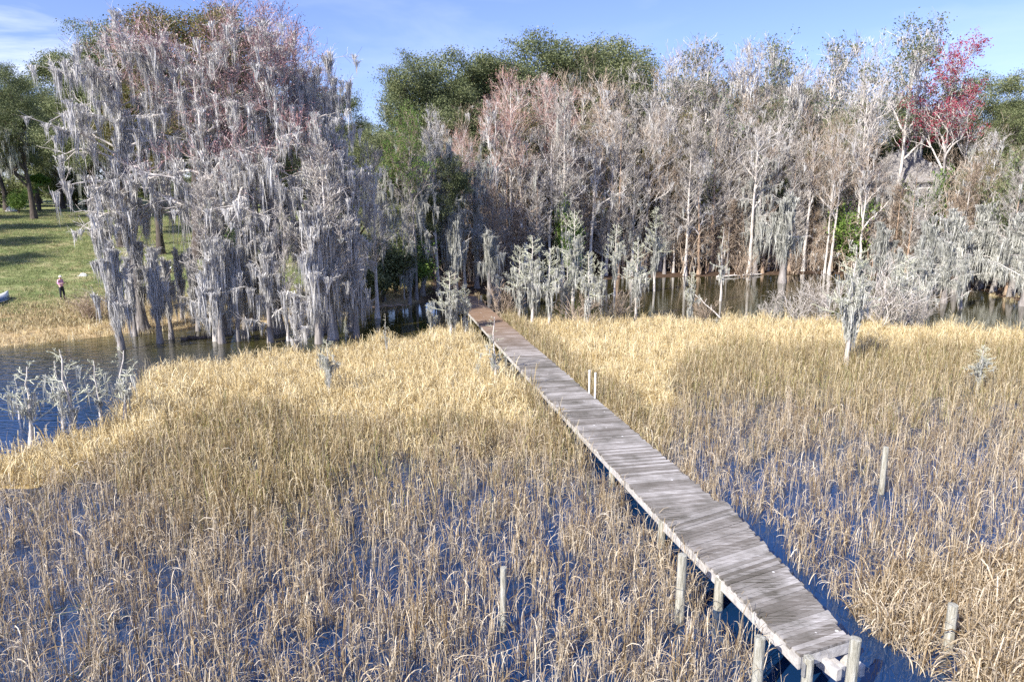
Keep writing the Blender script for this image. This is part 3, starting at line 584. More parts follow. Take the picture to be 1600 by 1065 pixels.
def proto_hero(seed, H=18, spread=3.6, low=.28, mossk=1.0, buds=False, lean=(0, 0)):
    r = np.random.default_rng(seed); T = trunk_path(r, H, 16, .03, lean); T[0, 0, 2] = -.7; TR = trunk_rad(16, H*.019, .05, 1.9, .05)
    tm = MB(); tm.tubes(T, TR, 9); buttress(tm, H*.019, r)
    env = lambda t: spread*(.50+.75*np.sin(np.clip((t-low)/(1-low), 0, 1)**.8*np.pi*.80))
    A, AR, _ = grow(r, T, TR, 36, low, .97, 1.1, env, .28, -.09, 8, .20, .12, .6, .3, True)
    B, BR, _ = grow(r, A, AR, 6, .25, 1, .75, lambda t: spread*.42, .15, -.02, 5, .16, .045, .6, .3)
    C, CR, _ = grow(r, B, BR, 5, .2, 1, .7, lambda t: spread*.2, .2, .03, 4, .2, .016, .7, .5)
    bm = MB(); bm.tubes(A, AR, 5); bm.tubes(B, BR, 4); ribbons(bm, C, np.maximum(CR, .010), r)
    mo = MB(); k = mossk
    a1 = along(A, 4, r, .2); a2 = along(B, 1, r, .3)
    moss(mo, a1, (.5+r.gamma(2.6, .62, len(a1)))*k, r, 54, .19, .022, 5); moss(mo, a2, (.35+r.gamma(2.2, .45, len(a2)))*k, r, 34, .16, .020)
    # draped columns of moss round the trunk
    tt = r.uniform(.13, .95, 110); s = tt*15; i = s.astype(int); f = (s-i)[:, None]; tp = T[0, i]*(1-f)+T[0, i+1]*f; az = r.uniform(0, 6.28, 110); rr = r.uniform(.15, .55, 110)
    tp[:, 0] += rr*np.cos(az); tp[:, 1] += rr*np.sin(az); ln = np.minimum(r.gamma(3, .6, 110)*k+.4, np.maximum(tp[:, 2]-.9, .2)*.9); tp = tp[::2]; moss(mo, tp, ln[::2]*1.2, r, 60, .22, .026, 5)
    parts = {'trunk': (tm.mesh('trunk', True), M['bark_grey']), 'branches': (bm.mesh('branches'), M['bark_pale']), 'hanging_moss': (mo.mesh('hanging_moss'), M['moss'])}
    if buds:
        top = C[C[:, -1, 2]+r.normal(0, 1.2, len(C)) > H*.62]; D, DR, _ = grow(r, top, CR[:len(top)]*0+.012, 5, .2, 1, .6, lambda t: spread*.2, .5, .05, 3, .2, .011, 1, .6)
        bu = MB(); ribbons(bu, D, DR, r); leaves(bu, D[:, -1], 2, .12, .05, r); parts['budding_twigs'] = (bu.mesh('budding_twigs'), M['twig_mauve'])
    return dict(parts=parts, H=H)
def proto_mossy_small(seed, H=6, k=1.0, nl=12, low=.38, wide=1.35, drop=.75):
    r = np.random.default_rng(seed); T = trunk_path(r, H, 10, .035); T[0, 0, 2] = -.7; TR = trunk_rad(10, .15*H/6, .03, 1.9, .10)
    tm = MB(); tm.tubes(T, TR, 8)
    A, AR, _ = grow(r, T, TR, nl, low, 1, 1.05, lambda t: wide*(1.15-t)+.35, .25, -.05, 6, .16, .05, .5, .3, True)
    B, BR, _ = grow(r, A, AR, 6, .2, 1, .75, lambda t: .6, .15, 0, 4, .2, .018, .6, .4)
    bm = MB(); bm.tubes(A, AR, 4); ribbons(bm, B, np.maximum(BR, .009), r)
    mo = MB(); a1 = along(A, 7, r, .15); a1 = a1[::2]; moss(mo, a1, np.minimum(.3+r.gamma(3, .5, len(a1))*k, a1[:, 2]*drop), r, 40, .14, .017)
    n = 46; tt = r.uniform(.34, .95, n); s = tt*9; i = s.astype(int); f = (s-i)[:, None]; tp = T[0, i]*(1-f)+T[0, i+1]*f; az = r.uniform(0, 6.28, n); rr = r.uniform(.08, .30, n)
    tp[:, 0] += rr*np.cos(az); tp[:, 1] += rr*np.sin(az); moss(mo, tp, np.minimum(r.gamma(3, .5, n)*k+.3, tp[:, 2]*.75), r, 28, .13, .021)
    return dict(parts={'trunk': (tm.mesh('trunk', True), M['bark_grey']), 'branches': (bm.mesh('branches'), M['twig_grey']), 'hanging_moss': (mo.mesh('hanging_moss'), M['moss'])}, H=H)
def proto_low(seed, H=6, k=1.0):
    return proto_mossy_small(seed, H, k, 20, .16, 1.7, .92)
def proto_dwarf(seed, H=4.2, k=1.0, open_=False, crook=.03):
    """stunted cypress crusted with pale lichen, moss skirts low down"""
    r = np.random.default_rng(seed); T = trunk_path(r, H, 10, crook); T[0, 0, 2] = -.7; TR = trunk_rad(10, .055, .012, 2.2, .12)
    tm = MB(); tm.tubes(T, TR, 7)
    low = .42 if not open_ else .30
    nb = 46 if not open_ else 13
    A, AR, _ = grow(r, T, TR, nb, low, .98, 1.35, lambda t: .16+1.35*np.clip(1.03-t, 0, 1)**.85*(1 if not open_ else .8), .10, .09, 7, .12, .017, .6, .45, True)
    B, BR, _ = grow(r, A, AR, 8, .15, 1, .75, lambda t: .19*(1.15-.6*t), .15, .05, 4, .2, .008, .8, .5)
    C, CR, _ = grow(r, B, BR, 2, .1, 1, .8, lambda t: .07, .1, 0, 3, .2, .008, .9, .7)
    bm = MB(); bm.tubes(A, AR, 4); ribbons(bm, B, np.maximum(BR, .0065), r); ribbons(bm, C, np.maximum(CR, .0055), r)
    mo = MB(); a1 = along(A[AR[:, 0] > 0], 3, r, .25); a1 = a1[a1[:, 2] < H*.78]; moss(mo, a1[::(3 if open_ else 1)], np.minimum(r.gamma(2.5, .22, len(a1))*k, a1[:, 2]*.6)[::(3 if open_ else 1)], r, 9, .06, .014)
    n = 30 if not open_ else 7; tt = r.uniform(.28, .62, n); s = tt*9; i = s.astype(int); f = (s-i)[:, None]; tp = T[0, i]*(1-f)+T[0, i+1]*f; tp[:, :2] += r.normal(0, .09, (n, 2)); moss(mo, tp, np.minimum(r.gamma(3, .28, n)*k+.2, tp[:, 2]*.8), r, 22, .08, .016)
    return dict(parts={'trunk': (tm.mesh('trunk', True), M['bark_pale']), 'branches': (bm.mesh('branches'), M['lichen']), 'hanging_moss': (mo.mesh('hanging_moss'), M['moss_green'])}, H=H)
def proto_bare_cypress(seed, H=13, k=1.0, mossy=.5, n=70):
    r = np.random.default_rng(seed); T = trunk_path(r, H, 14, .018); T[0, 0, 2] = -.7; TR = trunk_rad(14, H*.0125, .018, 2.0, .04)
    tm = MB(); tm.tubes(T, TR, 8)
    A, AR, _ = grow(r, T, TR, n, .26, .99, 1.15, lambda t: H*.035+H*.19*np.clip(1.02-t, 0, 1)**.7*np.clip((t-.1)/.35, .3, 1), .35, .10, 6, .13, .045, .45, .25, True)
    B, BR, _ = grow(r, A, AR, 8, .2, 1, .65, lambda t: H*.055, .25, .07, 5, .17, .016, .7, .5)
    C, CR, _ = grow(r, B, BR, 5, .15, 1, .6, lambda t: H*.028, .2, .05, 3, .2, .011, .9, .6)
    bm = MB(); bm.tubes(A, AR, 4); ribbons(bm, B, np.maximum(BR, .013), r); ribbons(bm, C, np.maximum(CR, .010), r)
    parts = {'trunk': (tm.mesh('trunk', True), M['bark_pale']), 'branches': (bm.mesh('branches'), M['twig_grey'])}
    if mossy:
        mo = MB(); a1 = along(A, 3, r, .1, .9); a1 = a1[r.random(len(a1)) < np.clip(1.1-a1[:, 2]/(H*.7), .12, 1)*mossy]; moss(mo, a1, r.gamma(2.4, .5, len(a1)), r, 16, .17, .022); parts['hanging_moss'] = (mo.mesh('hanging_moss'), M['moss_green'])
    return dict(parts=parts, H=H)
def proto_hardwood(seed, H=18, spread=.24, fork=.35, leaf=None, mossy=.3, nl=9, twigs=8, pale='bark_pale'):
    r = np.random.default_rng(seed); T = trunk_path(r, H*.93, 16, .03, (r.uniform(-.05, .05), r.uniform(-.05, .05))); T[0, 0, 2] = -.7; TR = trunk_rad(16, H*.0130, .03, 1.6, .03)
    tm = MB(); tm.tubes(T, TR, 8)
    A, AR, _ = grow(r, T, TR, nl, fork, .92, .75, lambda t: H*spread*(1.5-t*.85), .35, .05, 9, .20, H*.0085, .85, .35, True)
    B, BR, _ = grow(r, np.concatenate([A, A]), np.concatenate([AR, AR]), 4, .25, 1, .75, lambda t: H*spread*.52*(1.2-.5*t), .25, .03, 6, .20, .045, .65, .3)
    B2, BR2, _ = grow(r, T, TR, 14, .55, 1, .8, lambda t: H*spread*.5, .4, .03, 6, .15, .045, .65, .3); B = np.concatenate([B, B2]); BR = np.concatenate([BR, BR2])
    C, CR, _ = grow(r, B, BR, 6, .2, 1, .72, lambda t: H*spread*.26, .2, .03, 5, .2, .020, .7, .5)
    D, DR, _ = grow(r, C, CR, twigs-5, .15, 1, .6, lambda t: H*spread*.13, .3, .03, 3, .2, .012, .9, .6)
    bm = MB(); bm.tubes(A, AR, 6); bm.tubes(B, BR, 4); bt = MB(); ribbons(bt, C, np.maximum(CR, .015), r); ribbons(bt, D, np.maximum(DR, .009), r)
    parts = {'trunk': (tm.mesh('trunk', True), M[pale]), 'branches': (bm.mesh('branches'), M['bark_pale']), 'twigs': (bt.mesh('twigs'), M['twig_brown'])}
    if mossy:
        mo = MB(); a1 = np.concatenate([along(B, 2, r), along(A, 3, r)]); a1 = a1[r.random(len(a1)) < mossy]; moss(mo, a1, r.gamma(2.2, .42, len(a1)), r, 16, .18, .022); parts['hanging_moss'] = (mo.mesh('hanging_moss'), M['moss'])
    if leaf:
        n_, size, frac, sprd = leaf; tips = D[:, -1]; tips = tips[(r.random(len(tips)) < frac) & (tips[:, 2] > H*.45)]
        lv = MB(); leaves(lv, tips, n_, sprd, size, r); parts['foliage'] = (lv.mesh('foliage'), M['leaf_sparse'])
    return dict(parts=parts, H=H)
def proto_oak(seed, H=17, spread=.42, leafn=95, mossy=.6, base=.28, lsize=.072):
    r = np.random.default_rng(seed); T = trunk_path(r, H*.8, 10, .05); T[0, 0, 2] = -.7; TR = trunk_rad(10, H*.022, .08, 1.5, .05)
    tm = MB(); tm.tubes(T, TR, 8)
    A, AR, _ = grow(r, T, TR, 16, base, .98, .95, lambda t: H*spread*(1.15-.65*t), .35, .03, 8, .15, H*.010, .7, .3, True)
    B, BR, _ = grow(r, A, AR, 8, .3, 1, .75, lambda t: H*spread*.36, .25, .02, 6, .18, .06, .6, .3)
    C, CR, _ = grow(r, B, BR, 3, .3, 1, .7, lambda t: H*spread*.18, .2, .02, 4, .2, .03, .6, .4)
    bm = MB(); bm.tubes(A, AR, 6); bm.tubes(B, BR, 4); ribbons(bm, C, np.maximum(CR, .018), r)
    lv = MB(); cs = np.concatenate([B[:, -1], C[:, -1], C[:, 2][::2]]); cs = cs+r.normal(0, .15, cs.shape)
    leaves(lv, cs, leafn, H*.024, lsize, r, .55)
    parts = {'trunk': (tm.mesh('trunk', True), M['bark_dark']), 'branches': (bm.mesh('branches'), M['bark_dark']), 'foliage': (lv.mesh('foliage'), M['leaf_oak'])}
    if mossy:
        mo = MB(); a1 = np.concatenate([along(A, 5, r), along(B, 2, r)]); a1 = a1[(r.random(len(a1)) < mossy) & (a1[:, 2] < H*.85)]; moss(mo, a1-np.array([0, 0, .3]), r.gamma(2.4, .55, len(a1)), r, 16, .22, .028); parts['hanging_moss'] = (mo.mesh('hanging_moss'), M['moss_green'])
    return dict(parts=parts, H=H)
def proto_shrub(seed, H=3, n=60, mat='leaf_bright'):
    r = np.random.default_rng(seed); ns = 7; z = np.linspace(0, 1, 6); a = r.uniform(0, 6.28, ns); le = r.uniform(.05, .35, ns)
    P = np.stack([np.outer(np.cos(a)*le, z**1.3*H), np.outer(np.sin(a)*le, z**1.3*H), np.tile(z*H*.92, (ns, 1))*r.uniform(.7, 1, ns)[:, None]], -1); Rr = np.tile(np.linspace(.035, .01, 6), (ns, 1))
    A, AR, _ = grow(r, P, Rr, 10, .2, 1, .8, lambda t: H*.22, .2, 0, 4, .2, .015, .7, .4); sm = MB(); sm.tubes(P, Rr, 5); ribbons(sm, A, np.maximum(AR, .008), r)
    lv = MB(); leaves(lv, A[:, -1], n, H*.07, .065, r, .8, .5); leaves(lv, A[:, 2], n//2, H*.06, .06, r, .8, .5)
    return dict(parts={'stems': (sm.mesh('stems'), M['bark_dark']), 'foliage': (lv.mesh('foliage'), M[mat])}, H=H)
def proto_brush(seed, H=2.6, ns=13, mat='twig_grey', lean=.55):
    r = np.random.default_rng(seed); T = np.zeros((ns, 2, 3)); T[:, :, :2] = r.normal(0, .28*H/2.6, (ns, 1, 2)); T[:, 1, 2] = .3; T[:, 1, :2] += r.normal(0, .12, (ns, 2)); TR = np.full((ns, 2), .03)
    A, AR, _ = grow(r, T, TR, 2, 0, .6, .5, lambda t: H, .95, -.02, 9, .20, .018, .8, .35); B, BR, _ = grow(r, A, AR, 6, .2, 1, .6, lambda t: H*.3, .3, .0, 5, .2, .009, .8, .5)
    C, CR, _ = grow(r, B, BR, 3, .2, 1, .6, lambda t: H*.12, .1, 0, 3, .2, .007, .9, .6)
    bm = MB(); bm.tubes(A, AR, 4); bt = MB(); ribbons(bt, B, np.maximum(BR, .008), r); ribbons(bt, C, np.maximum(CR, .006), r)
    return dict(parts={'stems': (bm.mesh('stems'), M[mat]), 'twigs': (bt.mesh('twigs'), M[mat])}, H=H)
def proto_thicket(seed, H=6):
    """tangle of vines, saplings and dead twigs at the forest edge"""
    r = np.random.default_rng(seed); ns = 26; T = np.zeros((ns, 6, 3)); z = np.linspace(0, 1, 6); b = r.normal(0, 1.1, (ns, 2)); 
    for k in range(6): T[:, k, :2] = b+r.normal(0, .12*k, (ns, 2)); T[:, k, 2] = z[k]*H*r.uniform(.5, 1, ns)
    TR = np.tile(np.linspace(.05, .015, 6), (ns, 1)); A, AR, _ = grow(r, T, TR, 10, .1, 1, .9, lambda t: H*.25, .1, -.12, 6, .22, .014, .7, .5); B, BR, _ = grow(r, A, AR, 9, .1, 1, .8, lambda t: H*.12, 0, -.12, 4, .25, .011, .9, .6)
    bm = MB(); bm.tubes(T, TR, 5); bt = MB(); ribbons(bt, A, np.maximum(AR, .014), r); ribbons(bt, B, np.maximum(BR, .012), r)
    mo = MB(); a1 = along(A, 1, r); a1 = a1[r.random(len(a1)) < .35]; moss(mo, a1, r.gamma(2, .35, len(a1)), r, 9, .15, .032)
    return dict(parts={'stems': (bm.mesh('stems'), M['twig_brown']), 'twigs': (bt.mesh('twigs'), M['twig_brown']), 'hanging_moss': (mo.mesh('hanging_moss'), M['moss'])}, H=H)
def proto_palmetto(seed, H=3):
    r = np.random.default_rng(seed); tm = MB(); T = trunk_path(r, H*.55, 6, .02); tm.tubes(T, np.full((1, 6), .16), 8); fr = MB(); st = MB()
    for i in range(22):
        a = r.uniform(0, 6.28); e = r.uniform(-.2, 1.3); d = np.array([math.cos(a)*math.cos(e), math.sin(a)*math.cos(e), math.sin(e)]); b = T[0, -1]; c = b+d*H*.28
        P = np.array([b, (b+c)/2+[0, 0, .03], c])[None]; st.tubes(P, np.full((1, 3), .015), 4); side = unit(np.cross(d, [0, 0, 1])+1e-3); n = 15
        f = np.linspace(-1.3, 1.3, n); dirs = np.cos(f)[:, None]*d+np.sin(f)[:, None]*side; Q = np.stack([np.tile(c, (n, 1)), c+dirs*H*.13, c+dirs*H*.25+np.array([0, 0, -.08*H])], 1); up_ = np.cross(d, side)
        fr.strips(Q, np.tile(np.array([.012, .035, .004])*H/2, (n, 1)), np.cross(dirs, up_))
    return dict(parts={'trunk': (tm.mesh('trunk', True), M['bark_dark']), 'leaf_stalks': (st.mesh('leaf_stalks'), M['leaf_bright']), 'fronds': (fr.mesh('fronds'), M['leaf_bright'])}, H=H)

PR = {}
for i in range(3): PR['hero%d' % i] = proto_hero(700+i, 18, [3.6, 3.2, 2.8][i], [.30, .26, .24][i])
PR['heror'] = proto_hero(711, 18, 4.3, .36, .85, buds=True); PR['heror1'] = proto_hero(712, 18, 3.8, .32, .75, buds=True)
for i in range(4): PR['low%d' % i] = proto_low(730+i, 6, [1, 1.3, .8, 1.1][i]); PR['msmall%d' % i] = proto_mossy_small(720+i, 6, [1.0, 1.3, .9, 1.2][i], [12, 9, 14, 8][i])
for i in range(5): PR['dwarf%d' % i] = proto_dwarf(740+i, 4.2, [1, 1.2, .9, 1.1, .7][i], i == 3, .03)
for i in range(2): PR['snag%d' % i] = proto_dwarf(750+i, 2.6, 1.1, True, .075)
for i in range(4): PR['cyp%d' % i] = proto_bare_cypress(760+i, 13, 1, [.6, .3, .8, .15][i])
for i in range(4): PR['hard%d' % i] = proto_hardwood(780+i, 18, [.22, .26, .20, .25][i], [.35, .45, .3, .4][i], None, [.35, .15, .9, .3][i])
PR['maple0'] = proto_hardwood(790, 17, .23, .45, (1, .06, .8, .10), 0, twigs=9); PR['maple1'] = proto_hardwood(791, 17, .26, .5, (9, .07, .9, .13), .1, twigs=8)
PR['sparse0'] = proto_hardwood(795, 19, .22, .4, (4, .11, .35, .22), .35); PR['sparse1'] = proto_hardwood(796, 19, .25, .45, (6, .11, .5, .25), .5)
for i in range(4): PR['oak%d' % i] = proto_oak(800+i, 17, [.38, .34, .42, .33][i], 125, [.5, .3, .8, .5][i])
for i in range(3): PR['shrub%d' % i] = proto_shrub(820+i, 3)
for i in range(3): PR['brush%d' % i] = proto_brush(830+i, 2.6)
for i in range(3): PR['thick%d' % i] = proto_thicket(840+i, 6)
PR['palm'] = proto_palmetto(850)
print('tree faces', sum(len(m.polygons) for p in PR.values() for m, _ in p['parts'].values()))
def plant(name, key, x, y, z, H, label, cat='tree', group=None, mats=None, w=1.0, rz=None, tilt=(0, 0)):
    p = PR[key]; s = H/p['H']; r = random.Random(hash((round(x, 2), round(y, 2))) & 0xffff if False else int(abs(x*131+y*717)*10) & 0xffff)
    o = empty(name, (x, y, z), r.uniform(0, 6.28) if rz is None else rz, (s*w, s*w, s)); o.rotation_euler.x, o.rotation_euler.y = tilt; tag(o, label, cat, group)
    for nm, (me, mt) in p['parts'].items():
        if not me.materials: me.materials.append(mt)
        c = bpy.data.objects.new(nm, me); col.objects.link(c); c.parent = o
        mm = (mats or {}).get(nm)
        if mm: c.material_slots[0].link = 'OBJECT'; c.material_slots[0].material = M[mm]
    return o
def at_px(px, base_py): g = GT(px, base_py); return g[0], g[1]
def P_base(name, key, px, pb, pt, label, **k):          # foot of the tree seen at (px, pb), top at row pt
    x, y = at_px(px, pb); z = max(gz(x, y), -.0) if gz(x, y) > 0 else 0.0
    return plant(name, key, x, y, z, zat(pt, y)-z, label, **k)
def P_dist(name, key, px, Y, pt, label, **k):           # foot hidden: known distance
    zt = zat(pt, Y); x = xat(px, Y, 7.0); z = max(gz(x, Y), 0); return plant(name, key, x, Y, z, zt-z, label, **k)
#@@PART5
# ------------------------------------------------------------------ the trees of the photograph
GL = 'moss draped cypresses at the left shore'; GD = 'stunted lichen cypresses in the marsh'; GF = 'bare trees of the wood on the right'; GO = 'live oaks behind the bare trees'; GB_ = 'live oaks beyond the lawn'
# left shore giants
for key, px, pb, pt, wd, lb in [
    ('hero0', 222, 519, 88, 1.12, 'leftmost giant grey cypress wholly draped in moss beside the lawn'),
    ('heror', 348, 522, 66, 1.12, 'huge mossy tree with mauve red twigs at the top of the picture'),
    ('heror1', 432, 520, 78, 1.18, 'tall mossy tree with reddish twigs beside the gap of sky'),
    ('hero1', 505, 519, 120, 1.1, 'right hand giant of the mossy shore trees with grey curtains'),
    ('hero2', 548, 516, 215, .9, 'mossy tree at the right end of the left shore row, dark water behind'),
    ('hero1', 385, 527, 250, .8, 'thick moss wrapped trunk standing in water below the reddish crown')]:
    P_base('mossy_cypress', key, px, pb, pt, lb, group=GL, w=wd)
for key, px, pb, pt, wd, lb in [
    ('cyp0', 518, 531, 238, 1.25, 'pale bare cypress with level twigs in front of the mossy giants'),
    ('cyp2', 338, 533, 290, 1.1, 'short pale branched cypress in front of the mauve topped giant'),
    ('cyp1', 590, 497, 240, 1.0, 'bare cypress at the right edge of the mossy shore row'),
    ('cyp2', 450, 533, 330, .8, 'short bare cypress among the moss columns left of the pale one')]:
    P_base('bare_cypress', key, px, pb, pt, lb, group=GL, w=wd, mats={'branches': 'twig_grey'})
for key, px, pb, pt, wd, lb in [
    ('low3', 190, 546, 380, 1.0, 'small moss hooded cypress standing in the pond farthest left'),
    ('msmall1', 250, 536, 385, 1.0, 'small moss covered stub of cypress right of the farthest left one'),
    ('msmall2', 268, 530, 405, 1.0, 'dark trunked mossy stump beside the floating log'),
    ('msmall3', 160, 430, 330, .9, 'dark hanging bundle of moss on a thin leaning tree above the lawn'),
    ('low0', 310, 517, 395, .9, 'small mossy tree at the leaf covered bank behind the log'),
    ('low1', 348, 536, 375, 1.1, 'broad moss heap around a flared trunk with a reflection below'),
    ('msmall3', 372, 533, 380, .9, 'slim grey moss column right of the broad moss heap'),
    ('low2', 423, 535, 370, 1.0, 'mossy column at the patch of blue water'),
    ('msmall0', 400, 515, 370, .9, 'mossy small tree behind the blue water patch'),
    ('low1', 500, 536, 330, 1.1, 'tall double column of pale moss under the bare cypress'),
    ('low3', 524, 530, 335, 1.0, 'moss column with orange tinted foot near the dark water'),
    ('low2', 465, 558, 462, 1.1, 'small shaggy moss tree at the edge of the golden grass'),
    ('low0', 557, 527, 350, .9, 'blue grey moss column, last before the dark water gap'),
    ('msmall1', 212, 525, 400, .8, 'thin leaning mossy trunk at the left end of the shore row'),
    ('msmall2', 285, 500, 390, .8, 'little mossy tree on the bank with lawn showing behind')]:
    P_base('mossy_cypress', key, px, pb, pt, lb, group=GL, w=wd)
# middle, round the foot of the boardwalk
for key, px, pb, pt, wd, lb in [
    ('hero1', 700, 456, 235, .8, 'dark mossy tree behind the head of the boardwalk'),
    ('hero0', 745, 450, 250, .8, 'shaded moss draped tree straight above the far end of the boardwalk'),
    ('hero2', 660, 462, 250, .8, 'mossy tree right of the green bush across the dark water'),
    ('msmall1', 712, 462, 330, 1.1, 'drooping moss tree left of the far end of the boardwalk'),
    ('msmall0', 765, 462, 360, 1.3, 'wide drooping moss tree right of the far end of the boardwalk'),
    ('msmall3', 640, 476, 380, 1.0, 'mossy small tree beside the thin white trunk'),
    ('msmall2', 778, 485, 430, 1.2, 'low mossy bush against the right side of the far boardwalk'),
    ('hero0', 600, 470, 290, .7, 'mossy tree above the leaf covered bank left of the white trunk')]:
    P_base('mossy_cypress', key, px, pb, pt, lb, group='mossy trees round the head of the boardwalk', w=wd, mats={'hanging_moss': 'moss_green'})
P_base('birch_like_tree', 'hard1', 632, 468, 300, 'thin straight white trunk rising from the bank left of the boardwalk', w=.5, mats={'twigs': 'twig_grey'})
# stunted lichen cypresses
for key, px, pb, pt, wd, lb in [
    ('dwarf0', 705, 532, 425, 1.6, 'large lichen covered cypress left of the boardwalk with moss skirts'),
    ('dwarf1', 674, 525, 470, 1.0, 'small lichen cypress left of the large one by the boardwalk'),
    ('dwarf2', 727, 530, 445, 1.0, 'lichen cypress touching the left side of the boardwalk'),
    ('dwarf3', 775, 604, 495, 1.5, 'lone lichen cypress overhanging the middle of the boardwalk'),
    ('dwarf4', 748, 598, 560, .9, 'tiny lichen sapling left of the one overhanging the boardwalk'),
    ('dwarf1', 515, 622, 530, 1.2, 'moss clad dwarf cypress alone in the golden grass at left'),
    ('dwarf3', 605, 560, 490, .7, 'thin lichen sapling at the upper edge of the golden grass'),
    ('dwarf4', 541, 545, 500, .5, 'pair of bare thin trunks in the dark water gap'),
    ('dwarf2', 812, 508, 385, 1.1, 'leftmost lichen cypress of the clump right of the boardwalk'),
    ('dwarf0', 832, 512, 370, 1.2, 'tallest lichen cypress of the clump right of the boardwalk'),
    ('dwarf1', 858, 514, 388, 1.1, 'lichen cypress in the middle of the clump right of the boardwalk'),
    ('dwarf4', 884, 505, 395, 1.0, 'slender lichen cypress at the right end of the boardwalk clump'),
    ('dwarf2', 918, 516, 395, 1.1, 'full lichen cypress between the boardwalk clump and the open channel'),
    ('dwarf0', 938, 506, 410, .9, 'smaller lichen cypress right behind the full one'),
    ('dwarf1', 993, 499, 378, 1.1, 'bushy lichen cypress with long moss tails at the channel edge'),
    ('dwarf4', 1022, 455, 325, .9, 'tall straight lichen cypress standing in the far channel'),
    ('dwarf2', 1077, 516, 425, .9, 'isolated feathery lichen cypress with a moss beard against the dark channel'),
    ('dwarf3', 1126, 470, 355, .9, 'thin lichen trunk with few branches in the far channel'),
    ('dwarf0', 1322, 572, 385, 1.25, 'solitary broad lichen cypress with a dark moss bag in the right marsh'),
    ('dwarf4', 1526, 612, 540, 1.6, 'tiny pale lichen cypress alone among blue water at far right'),
    ('dwarf1', 1408, 512, 400, 1.3, 'lichen cypress at the channel edge among bare brush'),
    ('dwarf3', 1355, 500, 420, 1.3, 'spreading lichen cypress right behind the solitary broad one'),
    ('dwarf2', 895, 470, 330, 1.0, 'lichen cypress behind the boardwalk clump with a bare top'),
    ('dwarf0', 960, 462, 350, 1.0, 'lichen cypress at the dark bank left of the channel')]:
    P_base('lichen_cypress', key, px, pb, pt, lb, group=GD, w=wd*.95)
for key, px, pb, pt, wd, lb in [
    ('snag0', 46, 700, 572, 1.1, 'leftmost lichen snag leaning in the blue pond water'),
    ('snag1', 118, 682, 545, 1.0, 'crooked tallest lichen snag of the pond group'),
    ('snag0', 98, 668, 562, .8, 'lichen snag just left of the crooked tallest one'),
    ('snag1', 160, 655, 563, .9, 'short lichen snag between the crooked and the rightmost one'),
    ('snag0', 196, 668, 550, 1.0, 'rightmost lichen snag of the pond group at the reed edge'),
    ('snag1', 30, 655, 585, .9, 'low mossy snag behind the leftmost one')]:
    P_base('lichen_snag', key, px, pb, pt, lb, group='lichen snags in the blue pond', w=wd*1.1)
# right shore moss trees
for key, px, pb, pt, wd, lb in [
    ('msmall0', 1222, 442, 300, 1.4, 'moss tree on two pale trunks in the far channel'),
    ('low2', 1492, 456, 330, 1.4, 'broad blue grey moss tree at the right shore'),
    ('low1', 1530, 450, 320, 1.4, 'tall moss tree between the broad one and the pale trunk at right'),
    ('low3', 1580, 462, 335, 1.4, 'moss tree on a clean white trunk at the right edge'),
    ('low0', 1452, 456, 345, 1.4, 'moss tree behind the bare brush of the right channel'),
    ('low2', 1425, 455, 370, 1.2, 'low moss tree left of the broad blue grey one'),
    ('low0', 1475, 474, 372, 1.4, 'mossy tree standing in the channel left of the broad blue grey one'), ('low2', 1445, 486, 395, 1.4, 'low moss tree in the channel behind the bare brush'), ('low0', 1512, 452, 365, 1.4, 'small moss tree just right of the broad blue grey one'), ('low2', 1552, 455, 350, 1.4, 'moss tree half hidden left of the clean white trunk'), ('low0', 1598, 478, 345, 1.5, 'moss tree at the grassy bank by the right edge'), ('low1', 1395, 470, 390, 1.3, 'moss tree in the channel right of the bright green bush'), ('low2', 1372, 448, 350, 1.3, 'grey moss tree at the bank right of the bright green bush'),
    ('low1', 1610, 470, 360, 1.2, 'moss tree cut by the right edge of the picture'),
    ('low3', 1340, 470, 405, 1.4, 'low moss tree behind the solitary broad lichen cypress'), ('low1', 1420, 500, 425, 1.3, 'lowest moss tree at the reed edge of the right channel'), ('low2', 1500, 482, 400, 1.1, 'thin moss tree alone in the right channel'),
    ('hero2', 1180, 428, 250, .9, 'moss hung tree on the leafy bank in the middle of the right wood'),
    ('hero1', 1500, 425, 240, .8, 'grey moss hung tree behind the right shore'),
    ('hero0', 1570, 428, 250, .8, 'grey moss hung tree near the right edge behind the shore')]:
    P_base('mossy_cypress', key, px, pb, pt, lb, group='moss trees at the right shore', w=wd, mats={'hanging_moss': 'moss_green'})
# bare trees, front row of the right wood (trunk feet at the water line)
rr = random.Random(21)
front = [(770, 300, 'cyp0'), (792, 215, 'cyp3'), (815, 190, 'hard0'), (838, 255, 'cyp1'), (860, 205, 'hard1'), (880, 160, 'cyp2'), (902, 240, 'cyp1'), (925, 195, 'hard2'), (948, 150, 'hard3'), (968, 185, 'cyp3'), (990, 225, 'cyp0'), (1012, 205, 'hard1'), (1035, 165, 'hard0'), (1056, 265, 'cyp2'),
         (1075, 195, 'cyp3'), (1096, 230, 'hard2'), (1115, 175, 'cyp1'), (1136, 210, 'hard1'), (1158, 255, 'cyp3'), (1176, 190, 'hard3'), (1198, 240, 'cyp0'), (1216, 170, 'hard0'), (1240, 225, 'cyp1'), (1262, 195, 'hard1'), (1283, 250, 'cyp3'), (1304, 215, 'hard3'), (1325, 265, 'cyp2'), (1352, 215, 'hard0'), (1378, 250, 'cyp1'), (1396, 270, 'hard2'), (1426, 262, 'cyp3'), (1448, 280, 'hard1'), (1510, 262, 'cyp3'), (1590, 270, 'cyp2')]
